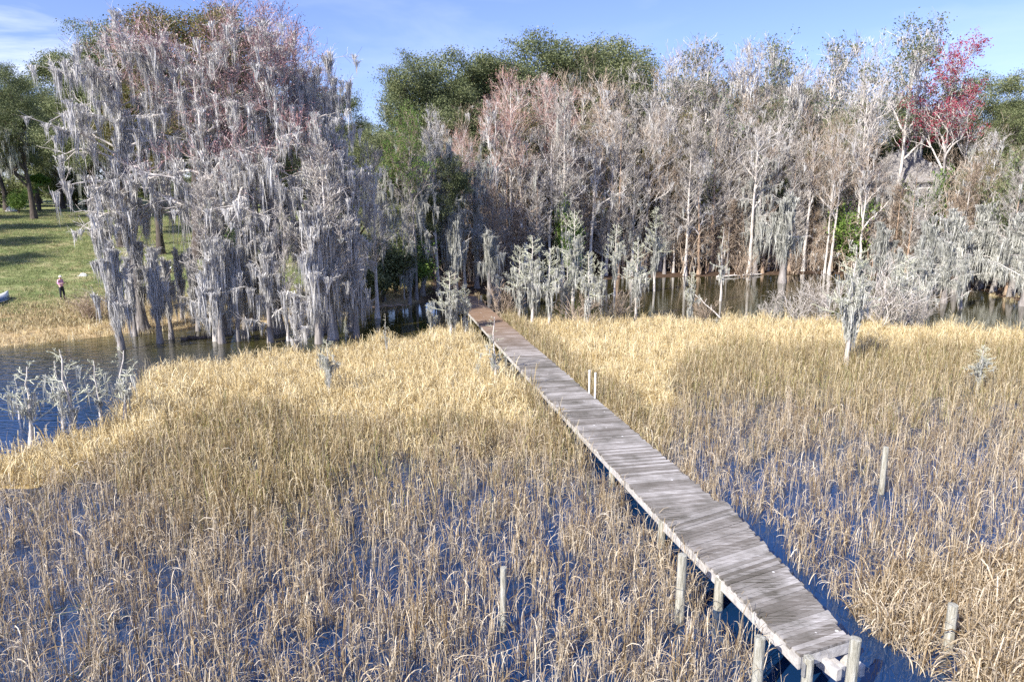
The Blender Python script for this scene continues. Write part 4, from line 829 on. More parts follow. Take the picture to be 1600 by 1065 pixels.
ordn = ['leftmost', 'second', 'third', 'fourth', 'fifth', 'sixth', 'seventh', 'eighth', 'ninth', 'tenth', 'eleventh', 'twelfth', 'thirteenth', 'fourteenth', 'fifteenth', 'sixteenth', 'seventeenth', 'eighteenth', 'nineteenth', 'twentieth']
def nth(i): return ordn[i] if i < 20 else 'twenty '+{20: 'first', 21: 'second', 22: 'third', 23: 'fourth', 24: 'fifth'}.get(i, 'sixth')
cc = {}
def row(items, name_of, cat, group, where, Yf, base=None, mats_of=None, wf=None):
    tot = {}
    for px, pt, key in items: tot.setdefault(name_of(key, px)[0], []).append(px)
    cnt = {}
    for j, (px, pt, key) in enumerate(items):
        nm, desc = name_of(key, px)[:2]; i = cnt.get(nm, 0); cnt[nm] = i+1
        lb = ('%s, %s' % (desc, where)) if len(tot[nm]) == 1 else '%s, %s, %s from left' % (desc, where, nth(i) if i else 'first')
        P_dist(name_of(key, px)[2], key, px, Yf(px), pt, lb, cat=cat, group=group, w=(wf(px, key) if wf else 1)*rr.uniform(.9, 1.15), mats=mats_of(key, px) if mats_of else None)
def shoreY(px): return float(np.interp((px-CX)/FPX/ .98, _st, _sy))
def nf(key, px):
    if key.startswith('cyp'): return ('cyp', 'fine twigged pale bare cypress', 'bare_cypress')
    return ('hard', 'forked bare brown tree', 'bare_tree')
bark = ['bark_pale', 'bark_tan', 'bark_grey', 'bark_pale']
row(front, nf, 'tree', GF, 'right wood front row', lambda px: shoreY(px)+rr.uniform(.2, 4), mats_of=lambda k, px: {'trunk': rr.choice(bark), 'branches': rr.choice(['twig_grey', 'twig_brown', 'twig_grey']) if k.startswith('cyp') else 'bark_pale', 'twigs': rr.choice(['twig_brown', 'twig_brown', 'twig_grey', 'twig_grey'])})
mid = [(700, 234, 'hard2'), (725, 184, 'hard3'), (765, 149, 'hard2'), (812, 134, 'hard0'), (850, 134, 'cyp2'), (905, 119, 'hard1'), (935, 112, 'hard0'), (978, 124, 'hard3'), (1010, 134, 'hard2'), (1045, 114, 'hard1'), (1085, 132, 'hard0'), (1120, 119, 'hard3'), (1160, 139, 'hard2'), (1195, 124, 'hard1'), (1235, 134, 'hard0'), (1275, 114, 'hard3'), (1310, 134, 'hard1'), (1345, 139, 'hard2'), (1495, 184, 'hard1'), (1535, 199, 'hard2')]
row(mid, lambda k, px: ('m', 'tall bare tree with tangled brown twigs', 'bare_tree'), 'tree', GF, 'right wood middle rows', lambda px: shoreY(px)+rr.uniform(6, 14), mats_of=lambda k, px: {'trunk': rr.choice(bark), 'twigs': rr.choice(['twig_brown', 'twig_grey', 'twig_brown', 'twig_pink' if px < 950 else 'twig_grey'])})
back = [(690, 104, 'oak3'), (640, 96, 'oak0'), (745, 81, 'oak1'), (790, 88, 'oak3'), (845, 64, 'oak0'), (935, 68, 'oak1'), (895, 86, 'oak3'), (990, 96, 'oak0'), (1045, 114, 'oak3'), (1105, 130, 'oak1'), (1180, 125, 'oak3'), (1245, 140, 'oak1'), (1300, 165, 'oak3'), (1370, 150, 'oak1'), (1420, 170, 'oak3'), (1530, 138, 'oak2'), (1585, 148, 'oak1'), (1640, 140, 'oak0')]
row(back, lambda k, px: ('o', 'rounded evergreen live oak', 'live_oak'), 'tree', GO, 'back of the wood under the sky', lambda px: shoreY(px)+rr.uniform(15, 22)+(4 if 690 < px < 1480 else 0), wf=lambda px, k: .8 if px < 720 else 1.0)
back2 = [(700, 190, 'oak2'), (760, 170, 'oak0'), (1000, 190, 'oak2'), (1090, 180, 'oak0'), (1170, 190, 'oak3'), (1260, 200, 'oak2'), (1340, 200, 'oak0'), (1450, 200, 'oak1'), (1500, 210, 'oak3'), (1560, 200, 'oak2')]
row(back2, lambda k, px: ('o', 'shaded green oak', 'live_oak'), 'tree', GO, 'low behind the bare trees', lambda px: shoreY(px)+rr.uniform(16, 20))
top = [(1105, 72, 'sparse0'), (1150, 59, 'hard2'), (1190, 84, 'sparse1'), (1235, 89, 'hard2'), (1285, 64, 'sparse0'), (1330, 79, 'hard3'), (1390, 50, 'sparse1'), (1060, 84, 'hard3')]
row(top, lambda k, px: ('s' if k.startswith('s') else 'h', 'thin topped tree with sparse leaves' if k.startswith('s') else 'tall leafless tree', 'sparse_tree'), 'tree', GF, 'rising above the right wood', lambda px: shoreY(px)+(rr.uniform(8, 14) if px != 1390 else 5), mats_of=lambda k, px: {'trunk': 'bark_pale', 'twigs': 'twig_grey'})
# singled-out trees of the right wood
P_dist('red_maple', 'maple1', 1468, shoreY(1468)+6, 92, 'maple with a crown of bright crimson seeds on white limbs at right', group=None, w=.92, mats={'foliage': 'bud_red', 'twigs': 'twig_grey', 'trunk': 'bark_grey'})
P_dist('red_maple', 'maple0', 800, shoreY(800)+3.5, 112, 'coral pink budding maple left of the big oak crown', mats={'foliage': 'bud_pink', 'twigs': 'twig_pink'}, w=.75)
P_dist('red_maple', 'maple0', 873, shoreY(873)+3.5, 128, 'pale pink budding maple right below the big oak crown', mats={'foliage': 'bud_pink', 'twigs': 'twig_pink'}, w=.85)
P_dist('red_maple', 'maple0', 725, shoreY(725)+5, 208, 'low orange pink budding tree above the head of the boardwalk', mats={'foliage': 'bud_pink', 'twigs': 'twig_pink'}, w=.8)
P_dist('tall_bare_tree', 'hard1', 1343, shoreY(1343)+2, 110, 'tallest straight pale trunk of the right wood', w=.8, mats={'trunk': 'bark_pale', 'twigs': 'twig_grey'})
P_dist('tall_bare_tree', 'hard0', 1297, shoreY(1297)+.5, 180, 'leaning slender pinkish white trunk at the bank beside the green bush', w=.6, mats={'trunk': 'bark_pale', 'twigs': 'twig_brown'})
# oaks behind the left giants and beyond the lawn
for key, px, Y, pt, wd, lb in [
    ('oak2', 52, 97, 128, 1.0, 'dark live oak with a thick trunk on the lawn at far left'), ('oak0', 10, 112, 140, 1.0, 'live oak cut by the left edge behind the lawn'), ('oak1', 100, 118, 150, 1.0, 'live oak right of the thick trunked one beyond the lawn'),
    ('oak2', -45, 104, 150, 1.1, 'shaded live oak at the left edge of the picture'), ('oak3', 150, 80, 75, 1.0, 'green oak showing left of the leftmost mossy giant'), ('oak0', 185, 72, 48, .9, 'oak whose green top shows above the leftmost mossy giant'),
    ('oak1', 300, 66, 10, 1.1, 'olive green oak rising between the two mossy crowns'), ('oak3', 245, 68, 60, .8, 'oak in the gap between the mossy crowns'), ('oak2', 400, 72, 60, 1.0, 'oak hidden behind the reddish crown'), ('oak0', 500, 70, 140, 1.0, 'dark oak behind the right hand mossy giants'),
    ('oak2', 235, 125, 235, 1.2, 'distant dark oak seen under the branches beyond the lawn'), ('oak1', 330, 120, 240, 1.2, 'distant oak beyond the lawn behind the second giant'), ('oak0', 430, 110, 220, 1.2, 'distant oak beyond the lawn behind the third giant'), ('oak3', 560, 66, 235, 1.0, 'shaded oak at the end of the lawn behind the shore row'), ('oak1', 596, 63, 205, 1.1, 'dark oak filling the gap between the mossy giants and the yellow green tree'), ('oak0', 622, 70, 240, 1.0, 'shaded oak just left of the yellow green tree')]:
    P_dist('live_oak', key, px, Y, pt, lb, group=GB_, w=wd, mats={'foliage': 'leaf_olive'} if px in (300, 245) else None)
P_dist('mossy_bare_tree', 'hard2', 682, shoreY(682)+2.5, 165, 'pale mossy bare tree right of the yellow green young tree', w=.9, mats={'twigs': 'twig_grey'})
P_dist('live_oak', 'oak1', 690, shoreY(690)+4, 240, 'small dark evergreen in shade behind the head of the boardwalk', w=.9, group=GO)
P_dist('green_tree', 'maple1', 648, shoreY(648)+1.2, 195, 'yellow green young tree halfway up the wood edge', w=.75, mats={'foliage': 'leaf_bright', 'twigs': 'twig_brown', 'trunk': 'bark_grey', 'branches': 'bark_grey'})
# oaks left of the picture whose shadows fall across the lawn
for x, y, h in ((-66, 62, 17), (-74, 72, 21), (-87, 84, 22), (-57, 52, 15), (-80, 62, 22)):
    plant('live_oak', 'oak0', x, y, max(gz(x, y), 0), h, 'live oak left of the view that shades the lawn', group='oaks shading the lawn')
# green bushes
for i, (key, px, pb, pt, wd, mt, lb) in enumerate([
    ('shrub0', 395, 480, 352, .8, 'leaf_bright', 'bright green bush behind the moss columns of the left shore'), ('shrub1', 650, 462, 385, 1.5, 'leaf_bright', 'green leafy bush on the bank beside the thin white trunk'), ('shrub2', 618, 460, 370, 1.3, 'leaf_oak', 'dark leafy bush above the leaf covered bank'),
    ('shrub2', 1328, 424, 318, .9, 'leaf_bright', 'bright green bush at the bank right of the leaning trunk'), ('shrub0', 890, 440, 318, .5, 'leaf_bright', 'small green sapling between the lichen cypresses'), ('shrub1', 905, 420, 350, .5, 'leaf_olive', 'yellowish green sapling above the full lichen cypress'),
    ('shrub1', 1255, 400, 290, .9, 'leaf_bright', 'light green bush high in the right wood'), ('shrub0', 1262, 330, 205, .8, 'leaf_oak', 'dark green cedar in the upper right wood'), ('shrub2', 1575, 330, 250, 1.2, 'leaf_bright', 'light green foliage near the right edge'),
    ('shrub2', 280, 330, 288, .8, 'leaf_oak', 'green bush far behind under the mossy giants'), ('shrub0', 30, 335, 298, 1.2, 'leaf_bright', 'green bush left of the thick oak trunk beyond the lawn'), ('shrub1', 190, 325, 285, 1.5, 'leaf_oak', 'dark bush at the far edge of the lawn'),
    ('shrub1', 1490, 400, 350, 1.0, 'leaf_olive', 'olive bush behind the right shore moss trees')]):
    x, y = at_px(px, pb); z = max(gz(x, y), 0); plant('green_bush', key, x, y, z, zat(pt, y)-z, lb, cat='bush', group='green bushes at the wood edge', w=wd, mats={'foliage': mt})
P_base('green_bush', 'shrub2', 575, 478, 400, 'dark bush on the bank at the right end of the mossy shore row', cat='bush', group='green bushes at the wood edge', w=1.3, mats={'foliage': 'leaf_oak'})
P_base('green_bush', 'shrub1', 598, 472, 380, 'shaded bush on the bank left of the dark leafy bush', cat='bush', group='green bushes at the wood edge', w=1.3, mats={'foliage': 'leaf_oak'})
P_base('palmetto', 'palm', 62, 330, 268, 'bright green palmetto beyond the lawn beside the thick oak trunk', cat='palm')
# bare brush
bl = [(1250, 505, 450, 'brush0', 'leftmost tangle of bare white brush in the right channel'), (1290, 508, 440, 'brush1', 'bare white brush left of the solitary lichen cypress'), (1360, 512, 425, 'brush2', 'bare brush right of the solitary lichen cypress'), (1385, 514, 440, 'brush0', 'low bare brush before the lichen cypress at the channel edge'),
      (1430, 516, 470, 'brush1', 'rightmost low brush at the edge of the right marsh'), (1205, 500, 468, 'brush2', 'thin twigs standing in the channel left of the white brush'), (1100, 506, 470, 'brush0', 'few bare twigs right of the isolated feathery cypress'), (960, 505, 460, 'brush1', 'brown brush between two lichen cypresses'),
      (900, 512, 455, 'brush2', 'brown brush below the boardwalk clump'), (790, 500, 450, 'brush0', 'bare arching brush at the right side of the far boardwalk'), (138, 500, 462, 'brush1', 'brown leafless bush on the bank right of the standing person'), (150, 500, 455, 'brush2', 'brown leafless bush at the foot of the lawn'),
      (1160, 436, 395, 'brush0', 'brown brush on the leafy bank of the channel'), (1240, 430, 390, 'brush1', 'brown brush at the bank left of the leaning trunk'), (310, 505, 470, 'brush2', 'brown twigs on the leaf covered left bank'), (700, 470, 430, 'brush1', 'dark twigs at the head of the boardwalk')]
for px, pb, pt, key, lb in bl:
    P_base('bare_bush', key, px, pb, pt, lb, cat='bush', group='bare bushes along the water', w=1.3, mats={k: ('twig_grey' if px > 1180 and pt > 400 else 'twig_brown') for k in ('stems', 'twigs')})
th = [(px+rr.uniform(-6, 6), rr.uniform(318, 388), 'thick%d' % (i % 3)) for i, px in enumerate(range(785, 1440, 24))]
row(th, lambda k, px: ('t', 'brown vine tangle', 'vine_thicket'), 'thicket', 'vine thickets at the foot of the right wood', 'foot of the right wood', lambda px: shoreY(px)+rr.uniform(2.0, 7), wf=lambda px, k: .9)
th2 = [(px+rr.uniform(-10, 10), rr.uniform(200, 300), 'thick%d' % (i % 3)) for i, px in enumerate(range(700, 1620, 34)) if not 1340 < px < 1475]
row(th2, lambda k, px: ('t', 'tall brown vine tangle', 'vine_thicket'), 'thicket', 'vine thickets inside the right wood', 'deep in the right wood', lambda px: shoreY(px)+rr.uniform(7, 12), wf=lambda px, k: .6)

# dark wood beyond the lawn, closing the view under the oaks
bw = [(px, 150+rr.uniform(-25, 40)+(0 if px < 130 else 40), ('oak2', 'oak0', 'oak1')[i % 3]) for i, px in enumerate(range(-90, 620, 38))]
row(bw, lambda k, px: ('b', 'dark far oak', 'live_oak'), 'tree', 'far oaks beyond the lawn', 'edge of the wood beyond the lawn', lambda px: rr.uniform(124, 140), wf=lambda px, k: 1.35)
bs = [(px, 268+rr.uniform(-10, 14), 'shrub%d' % (i % 3)) for i, px in enumerate(range(-60, 600, 30))]
row(bs, lambda k, px: ('b', 'dark undergrowth bush', 'green_bush'), 'bush', 'bushes under the far oaks', 'far edge of the lawn', lambda px: rr.uniform(118, 124), wf=lambda px, k: 1.6, mats_of=lambda k, px: {'foliage': 'leaf_oak'})
# green undergrowth within the right wood
ug = [(790, 300, 'shrub0'), (845, 270, 'shrub1'), (930, 300, 'shrub2'), (985, 250, 'shrub0'), (1050, 290, 'shrub1'), (1090, 225, 'shrub2'), (1150, 300, 'shrub0'), (1200, 250, 'shrub1'), (1290, 285, 'shrub2'), (1400, 290, 'shrub0'), (1460, 280, 'shrub1'), (1540, 300, 'shrub2'), (1590, 260, 'shrub0')]
row(ug, lambda k, px: ('u', 'green undergrowth clump', 'green_bush'), 'bush', 'undergrowth inside the right wood', 'inside the right wood', lambda px: shoreY(px)+rr.uniform(4, 9), wf=lambda px, k: .45, mats_of=lambda k, px: {'foliage': rr.choice(['leaf_oak', 'leaf_olive', 'leaf_oak', 'leaf_bright'])})

ol = [(745, 235, 'maple1'), (830, 180, 'sparse1'), (890, 215, 'maple1'), (960, 170, 'sparse0'), (1020, 240, 'maple1'), (1070, 185, 'sparse1'), (1125, 240, 'sparse0'), (1180, 180, 'maple1'), (1235, 215, 'sparse1'), (1300, 190, 'maple1'), (1520, 245, 'sparse1'), (1575, 240, 'maple1')]
row(ol, lambda k, px: ('o', 'thin tree with sparse olive leaves', 'sparse_tree'), 'tree', GF, 'among the bare right wood', lambda px: shoreY(px)+rr.uniform(5, 11), mats_of=lambda k, px: {'foliage': rr.choice(['leaf_olive', 'leaf_oak', 'leaf_olive']), 'twigs': 'twig_brown', 'trunk': 'bark_grey'}, wf=lambda px, k: .85)
fr2 = [(px, rr.uniform(290, 345), 'cyp%d' % (i % 4)) for i, px in enumerate(range(778, 1440, 33))]
row(fr2, lambda k, px: ('c', 'short slender cypress sapling', 'bare_cypress'), 'tree', GF, 'bank of the right wood', lambda px: shoreY(px)+rr.uniform(.3, 3), mats_of=lambda k, px: {'trunk': rr.choice(bark), 'branches': rr.choice(['twig_grey', 'twig_brown'])}, wf=lambda px, k: 1.2)
# ------------------------------------------------------------------ people
def plain(name, c, rough=.7): 
    return mat_noise(name, tuple(k*.88 for k in c), tuple(min(k*1.08, 1) for k in c), 12, rough, (1, 1, 1), .1)
def skin_obj(name, J, E, Rr, mat, parent, sub=2):
    me = bpy.data.meshes.new(name); me.from_pydata([tuple(j) for j in J], E, []); o = bpy.data.objects.new(name, me); col.objects.link(o)
    sk = o.modifiers.new('skin', 'SKIN'); sb = o.modifiers.new('sub', 'SUBSURF'); sb.levels = sub; sb.render_levels = sub
    if not me.skin_vertices: 
        with bpy.context.temp_override(object=o, active_object=o): pass
        me.attributes.new('skin', 'FLOAT', 'POINT') if False else None
        import bmesh
        bm = bmesh.new(); bm.from_mesh(me); bm.verts.layers.skin.verify(); bm.to_mesh(me); bm.free()
    for i, v in enumerate(me.skin_vertices[0].data):
        rad = Rr[i]; v.radius = (rad, rad) if not hasattr(rad, '__len__') else rad; v.use_root = (i == 0); v.use_loose = False
    dg = bpy.context.evaluated_depsgraph_get(); m2 = bpy.data.meshes.new_from_object(o.evaluated_get(dg)); bpy.data.objects.remove(o); m2.materials.clear(); m2.materials.append(mat)
    m2.polygons.foreach_set('use_smooth', np.ones(len(m2.polygons), bool)); o2 = bpy.data.objects.new(name, m2); col.objects.link(o2); o2.parent = parent; return o2
M['skin'] = plain('skin', (.55, .36, .28), .5)
def person(x, y, z, h, rz, label, shirt, trousers, hatc, phone=True):
    root = empty('person', (x, y, z), rz, h/1.72); tag(root, label, 'person')
    J = [(0, 0, .95), (0, 0, 1.12), (-.01, 0, 1.34), (.0, 0, 1.46), (.02, 0, 1.53), (.035, 0, 1.60), (.035, 0, 1.665)]; Rr = [(.14, .11), (.125, .10), (.15, .10), (.06, .055), (.06, .06), (.085, .075), (.06, .055)]
    E = [(i, i+1) for i in range(6)]
    def add(par, pts, rad):
        p = par
        for q, r_ in zip(pts, rad): J.append(q); Rr.append(r_); E.append((p, len(J)-1)); p = len(J)-1
        return p
    hands = []
    for s, kx in ((1, .05), (-1, -.03)):
        add(0, [(0, .09*s, .88), (.03+kx, .10*s, .50), (kx, .105*s, .09), (.07+kx, .11*s, .035), (.15+kx, .115*s, .03)], [.085, .058, .040, .038, .028])
        w_ = add(2, [(0, .17*s, 1.40), (-.03, .225*s, 1.15), (.20, .15*s, 1.17), (.26, .12*s, 1.18)], [.055, .044, .030, .030])
        hands.append((w_, s))
    for w_, s in hands:
        for k, (dy, ln) in enumerate(((-.024, .055), (-.008, .07), (.008, .075), (.024, .062))):
            add(w_, [(.285, .12*s+dy, 1.19), (.285+ln*.6, .12*s+dy*.9-.01*s, 1.20), (.285+ln*.8, .12*s+dy*.8-.02*s, 1.17)], [.010, .009, .008])
        add(w_, [(.262, .12*s-.03*s, 1.20), (.30, .12*s-.045*s, 1.205)], [.012, .009])
    # nose and ears grow out of the head
    add(5, [(.115, 0, 1.595), (.135, 0, 1.585)], [.016, .012]); add(5, [(.035, .078, 1.60)], [.014]); add(5, [(.035, -.078, 1.60)], [.014])
    body = skin_obj('body', J, E, Rr, M['skin'], root)
    Js = [(0, 0, .90), (0, 0, 1.12), (-.01, 0, 1.33), (0, 0, 1.44), (0, .17, 1.40), (-.03, .225, 1.15), (.14, .17, 1.165), (0, -.17, 1.40), (-.03, -.225, 1.15), (.14, -.17, 1.165)]
    skin_obj('shirt', Js, [(0, 1), (1, 2), (2, 3), (2, 4), (4, 5), (5, 6), (2, 7), (7, 8), (8, 9)], [(.165, .135), (.15, .125), (.17, .125), (.08, .075), .075, .062, .046, .075, .062, .046], shirt, root)
    Jt = [(0, 0, 1.0), (0, 0, .93)]; Et = [(0, 1)]; Rt = [(.15, .125), (.16, .13)]
    for s, kx in ((1, .05), (-1, -.03)):
        b = len(Jt); Jt += [(0, .09*s, .84), (.03+kx, .10*s, .50), (kx, .105*s, .12)]; Et += [(1, b), (b, b+1), (b+1, b+2)]; Rt += [.10, .075, .062]
    skin_obj('trousers', Jt, Et, Rt, trousers, root)
    for s, kx in ((1, .05), (-1, -.03)):
        skin_obj('shoe', [(kx-.03, .105*s, .05), (.06+kx, .11*s, .045), (.16+kx, .115*s, .035)], [(0, 1), (1, 2)], [.052, .05, .038], M['shoe'], root)
    mb = MB(); a = np.arange(20)*2*np.pi/20
    prof = [(.135, 1.635), (.088, 1.645), (.085, 1.70), (.055, 1.735), (.0, 1.745)]
    v = [(.03+rr_*math.cos(t)*(1.1 if rr_ > .1 else 1), rr_*math.sin(t), zz) for rr_, zz in prof for t in a]; q = [(k*20+i, k*20+(i+1) % 20, (k+1)*20+(i+1) % 20, (k+1)*20+i) for k in range(4) for i in range(20)]
    mb.add(v, q); mb.build('hat', hatc, root, True)
    # eyes, mouth
    mb = MB()
    for s in (1, -1): mb.box((.116, .028*s, 1.618), (1, 0, 0), (0, 1, 0), (0, 0, 1), .004, .010, .006)
    mb.box((.112, 0, 1.560), (1, 0, 0), (0, 1, 0), (0, 0, 1), .004, .018, .003); mb.build('eyes_and_mouth', M['shoe'], root)
M['shoe'] = plain('dark_leather', (.03, .028, .03)); M['shirt_pink'] = plain('pink_shirt', (.80, .42, .66)); M['trousers'] = plain('dark_trousers', (.025, .027, .04)); M['hat'] = plain('white_hat', (.8, .78, .72)); M['shirt_lilac'] = plain('lilac_shirt', (.72, .52, .68))
g = GT(98, 468); person(g[0], g[1], g[2], 1.70, R(-12), 'person in pink shirt, dark trousers and white hat standing on the lawn', M['shirt_pink'], M['trousers'], M['hat'])
g = GT(172, 428); person(g[0], g[1], g[2], 1.66, R(-30), 'person in lilac top half hidden behind the leftmost small mossy trees', M['shirt_lilac'], M['trousers'], M['hat'])
root_ = None
# small dark phone in the hands of the standing person
gp = GT(98, 468); c_, s_ = math.cos(R(-12)), math.sin(R(-12)); ph = MB(); ph.box((0, 0, 0), (.6, 0, .8), (0, 1, 0), (-.8, 0, .6), .07, .035, .006)
po = ph.build('phone', M['shoe']); po.location = (gp[0]+.345*c_, gp[1]+.345*s_, gp[2]+1.20); tag(po, 'small dark phone held by the standing person in pink', 'phone')
# ------------------------------------------------------------------ canoe upside down on the lawn, mostly outside the frame
def canoe():
    g = GT(-3, 474); root = empty('canoe', (g[0]-.18, g[1], g[2]), R(14)); tag(root, 'blue and white canoe turned over on the lawn at the left edge', 'canoe')
    K = 22; hull = MB(); side = MB(); vs = []; vd = []; a = np.linspace(0, np.pi, 13)
    for i in range(K):
        u = i/(K-1)*2-1; w_ = .40*(1-abs(u)**2.4)+.015; h = .40+.16*abs(u)**3; y = u*2.1
        vs.append([(w_*math.cos(t), y, .10+h*math.sin(t)**.75) for t in a])
    V = np.array(vs); n = 13
    def sect(j0, j1, mb, th=0):
        m = j1-j0; v = V[:, j0:j1].reshape(-1, 3); q = [(i*m+j, i*m+j+1, (i+1)*m+j+1, (i+1)*m+j) for i in range(K-1) for j in range(m-1)]; mb.add(v, q)
    sect(2, 11, hull); hull.build('hull', M['canoe_white'], root, True)
    s2 = MB(); sect(0, 3, s2); s2.build('side_panel', M['canoe_blue'], root, True); s3 = MB(); sect(10, 13, s3); s3.build('side_panel', M['canoe_blue'], root, True)
    rim = MB(); P = np.concatenate([V[:, 0], V[::-1, 12]])[None]; rim.tubes(P, np.full((1, P.shape[1]), .022), 6); rim.build('gunwale', M['canoe_white'], root, True)
    th = MB()
    for y in (-.9, .9): th.box((0, y, .10), (1, 0, 0), (0, 1, 0), (0, 0, 1), .32, .12, .015)
    th.build('seat', M['canoe_white'], root)
M['canoe_white'] = plain('white_gelcoat', (.80, .82, .84), .3); M['canoe_blue'] = plain('blue_gelcoat', (.02, .13, .42), .3)
canoe()
# ------------------------------------------------------------------ small things on the lawn
M['brown_board'] = plain('brown_board', (.28, .15, .09)); M['dark_int'] = plain('black_rubber', (.02, .018, .016))
def cloth(px, py, wx, wy, h, lb, name='cloth', mat='white', seed=1):
    g = GT(px, py); r = np.random.default_rng(seed); n = 14; xs = np.linspace(-1, 1, n); X, Y = np.meshgrid(xs, xs); Z = h*np.clip(1-(X**2+Y**2)**1.5, 0, 1)*(.5+r.random((n, n)))+.02
    top = np.stack([X*wx*(1+.12*r.normal(size=(n, n))), Y*wy*(1+.12*r.normal(size=(n, n))), Z], -1).reshape(-1, 3); bot = top.copy(); bot[:, 2] = -.03
    i = np.arange(n-1)[:, None]*n+np.arange(n-1)[None]; q = np.stack([i, i+1, i+n+1, i+n], -1).reshape(-1, 4); mb = MB(); mb.add(np.concatenate([top, bot]), np.concatenate([q, q[:, ::-1]+n*n]))
    ed = list(range(n))+[k*n+n-1 for k in range(1, n)]+[n*n-1-k for k in range(1, n)]+[k*n for k in range(n-2, 0, -1)]; mb.add(np.concatenate([top, bot]), [(ed[k], ed[k-1], ed[k-1]+n*n, ed[k]+n*n) for k in range(len(ed))])
    o = mb.build(name, M[mat]); o.location = g; tag(o, lb, name.replace('_', ' '))
cloth(130, 431, .32, .22, .16, 'crumpled white cloth on the lawn right of the standing person', seed=2)
cloth(249, 425, .26, .20, .18, 'white crumpled bag on the lawn beside the brown box', 'bag', seed=3)
cloth(233, 429, .22, .12, .10, 'small white cloth on the bank left of the brown box', seed=4)
cloth(238, 436, .20, .12, .05, 'flat white scrap on the bank below the brown box', 'paper_scrap', seed=5)
def crate(px, py, w_, lb, lid, dark, rz):
    g = GT(px, py); root = empty('box', g, rz); tag(root, lb, 'box'); mb = MB(); t = .02; h = w_*.75
    for x in (-1, 1): mb.bx(x*(w_/2)-t if x > 0 else -w_/2, w_/2 if x > 0 else -w_/2+t, -w_/2, w_/2, 0, h)
    mb.bx(-w_/2+t+.001, w_/2-t-.001, w_/2-t, w_/2-.001, 0.001, h-.001); mb.bx(-w_/2+t+.001, w_/2-t-.001, -w_/2+.001, w_/2-t-.001, 0.001, t); mb.build('shell', M[dark], root)
    if lid: m2 = MB(); m2.box((0, .0, h+.045), (1, 0, 0), (0, .97, .2), (0, -.2, .97), w_/2+.05, w_/2+.04, .015); m2.build('lid', M['white'], root)
crate(262, 426, .50, 'small brown box with a pale lid and dark open front on the lawn', True, 'brown_board', R(15))
crate(229, 421, .40, 'dark open box on the lawn behind the moss columns', False, 'dark_int', R(-10))
def stone(px, py, s, lb, seed):
    g = GT(px, py); r = np.random.default_rng(seed); mb = MB(); n, m = 9, 14; th = np.linspace(0, np.pi/1.8, n); ph = np.arange(m)*2*np.pi/m; v = []
    for i, t in enumerate(th):
        for p in ph: k = s*(1+.18*math.sin(3*p+seed)+.1*r.normal()) if i else s; v.append((k*math.sin(t)*math.cos(p), k*math.sin(t)*math.sin(p), k*.9*math.cos(t)))
    mb.add(v, [(i*m+j, i*m+(j+1) % m, (i+1)*m+(j+1) % m, (i+1)*m+j) for i in range(n-1) for j in range(m)]); o = mb.build('boulder', M['bark_pale'], None, True); o.location = (g[0], g[1], g[2]); tag(o, lb, 'boulder')
stone(19, 331, .8, 'pale grey boulder under the oaks at the far left of the lawn', 3); stone(35, 327, .55, 'small white boulder between the grey boulder and the thick oak trunk', 7)
# ------------------------------------------------------------------ fallen logs
def log(p0, p1, r0, lb, mat='bark_dark', seed=1):
    r = np.random.default_rng(seed); p0 = np.array(p0, float); p1 = np.array(p1, float); root = empty('fallen_log', p0); tag(root, lb, 'log'); f = np.linspace(0, 1, 9)[:, None]; P = (p1-p0)*f; P[1:-1] += r.normal(0, r0*.35, (7, 3)); mb = MB(); mb.tubes(P[None], np.linspace(r0, r0*.55, 9)[None], 9); 
    e = P[0]; mb.add(np.vstack([mb.v[0][:9], e]), None, [((i+1) % 9, i, 9) for i in range(9)]); mb.build('trunk', M[mat], root, True)
    for k in (3, 5, 6):
        b = MB(); q = P[k]; d = np.array([r.normal(0, .3), r.normal(0, .3), .8]); b.tubes(np.array([q, q+d*.25, q+d*.5+[.05, 0, 0]])[None], np.array([[.04, .03, .015]]), 6); b.build('branch_stub', M[mat], root, True)
a, b = G(283, 531), G(343, 527); log((a[0], a[1], .03), (b[0], b[1], .05), .14, 'dark log floating between the mossy trunks of the left pond', seed=2)
a, b = GT(560, 484), GT(640, 478); log((a[0], a[1], a[2]+.08), (b[0], b[1], b[2]+.12), .12, 'brown log on the leaf covered bank left of the thin white trunk', 'bark_tan', 4)
a, b = GT(1120, 434), GT(1190, 430); log((a[0], a[1], a[2]+.1), (b[0], b[1], b[2]+.15), .13, 'pale log lying along the far bank of the channel', 'bark_pale', 5)
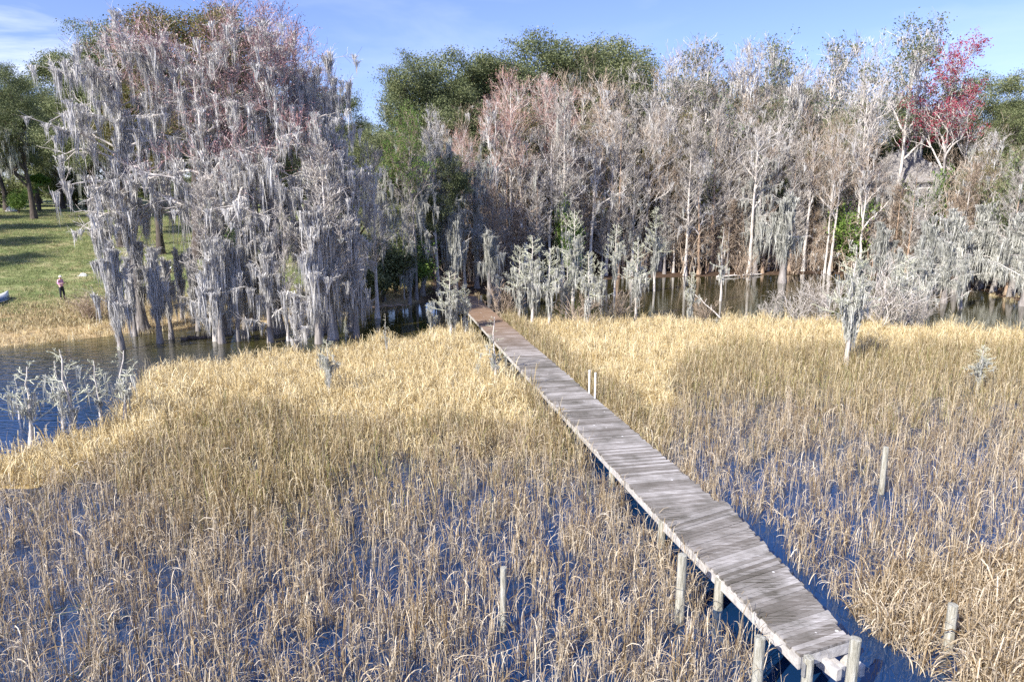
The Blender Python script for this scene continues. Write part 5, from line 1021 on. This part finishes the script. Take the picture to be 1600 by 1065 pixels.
a, b = G(1130, 500), G(1085, 478); log((a[0], a[1], .0), (b[0], b[1], .9), .05, 'bare white branch rising slantwise from the channel', 'bark_pale', 6)
# ------------------------------------------------------------------ house behind the right wood
def house():
    Y0 = 84.0; xc = xat(1406, Y0, 10); ze, za = zat(284, Y0), zat(238, Y0); zg = gz(xc, Y0)-.3; root = empty('house', (xc, Y0, zg), R(-14)); tag(root, 'pale two storey house with a grey hip roof behind the right wood', 'house')
    W, D, h = 4.6, 3.2, ze-zg; hr = za-zg
    mb = MB(); mb.bx(-W, W, -D, D, 0, h); mb.build('wall', M['house_wall'], root)
    rf = MB(); o = .6; rf.add([(-W-o, -D-o, h), (W+o, -D-o, h), (W+o, D+o, h), (-W-o, D+o, h), (-1.0, 0, hr), (1.0, 0, hr), (-W-o, -D-o, h-.2), (W+o, -D-o, h-.2), (W+o, D+o, h-.2), (-W-o, D+o, h-.2)], [(0, 1, 5, 4), (2, 3, 4, 5), (0, 6, 7, 1), (1, 7, 8, 2), (2, 8, 9, 3), (3, 9, 6, 0), (6, 9, 8, 7)], [(1, 2, 5), (3, 0, 4)]); rfo = rf.build('roof', M['shingle'], root)
    ch = MB(); ch.bx(1.6, 2.1, .2, .8, h+.5, hr+.3); ch.build('chimney', M['house_wall'], rfo)
    for fl in (1.2, h-2.4):
        for x in (-3.5, -1.75, 0, 1.75, 3.5):
            if fl < 2 and x == 0: continue
            f = MB(); f.bx(x-.62, x+.62, -D-.05, -D-.003, fl-.1, fl+1.6); fo = f.build('window', M['white'], root); p = MB(); p.bx(x-.5, x+.5, -D-.07, -D-.053, fl, fl+1.5); p.build('pane', M['pane'], fo)
    d = MB(); d.bx(-.55, .55, -D-.06, -D-.003, 0, 2.2); do = d.build('door', M['brown_board'], root); k = MB(); k.bx(.38, .44, -D-.1, -D-.062, 1.0, 1.08); k.build('handle', M['rust'], do)
M['house_wall'] = plain('pale_siding', (.36, .38, .41)); M['shingle'] = mat_noise('grey_shingles', (.20, .19, .19), (.34, .32, .31), 6, .9, (1, 1, 4), .3); M['pane'] = plain('window_glass', (.03, .04, .05), .08)
house()
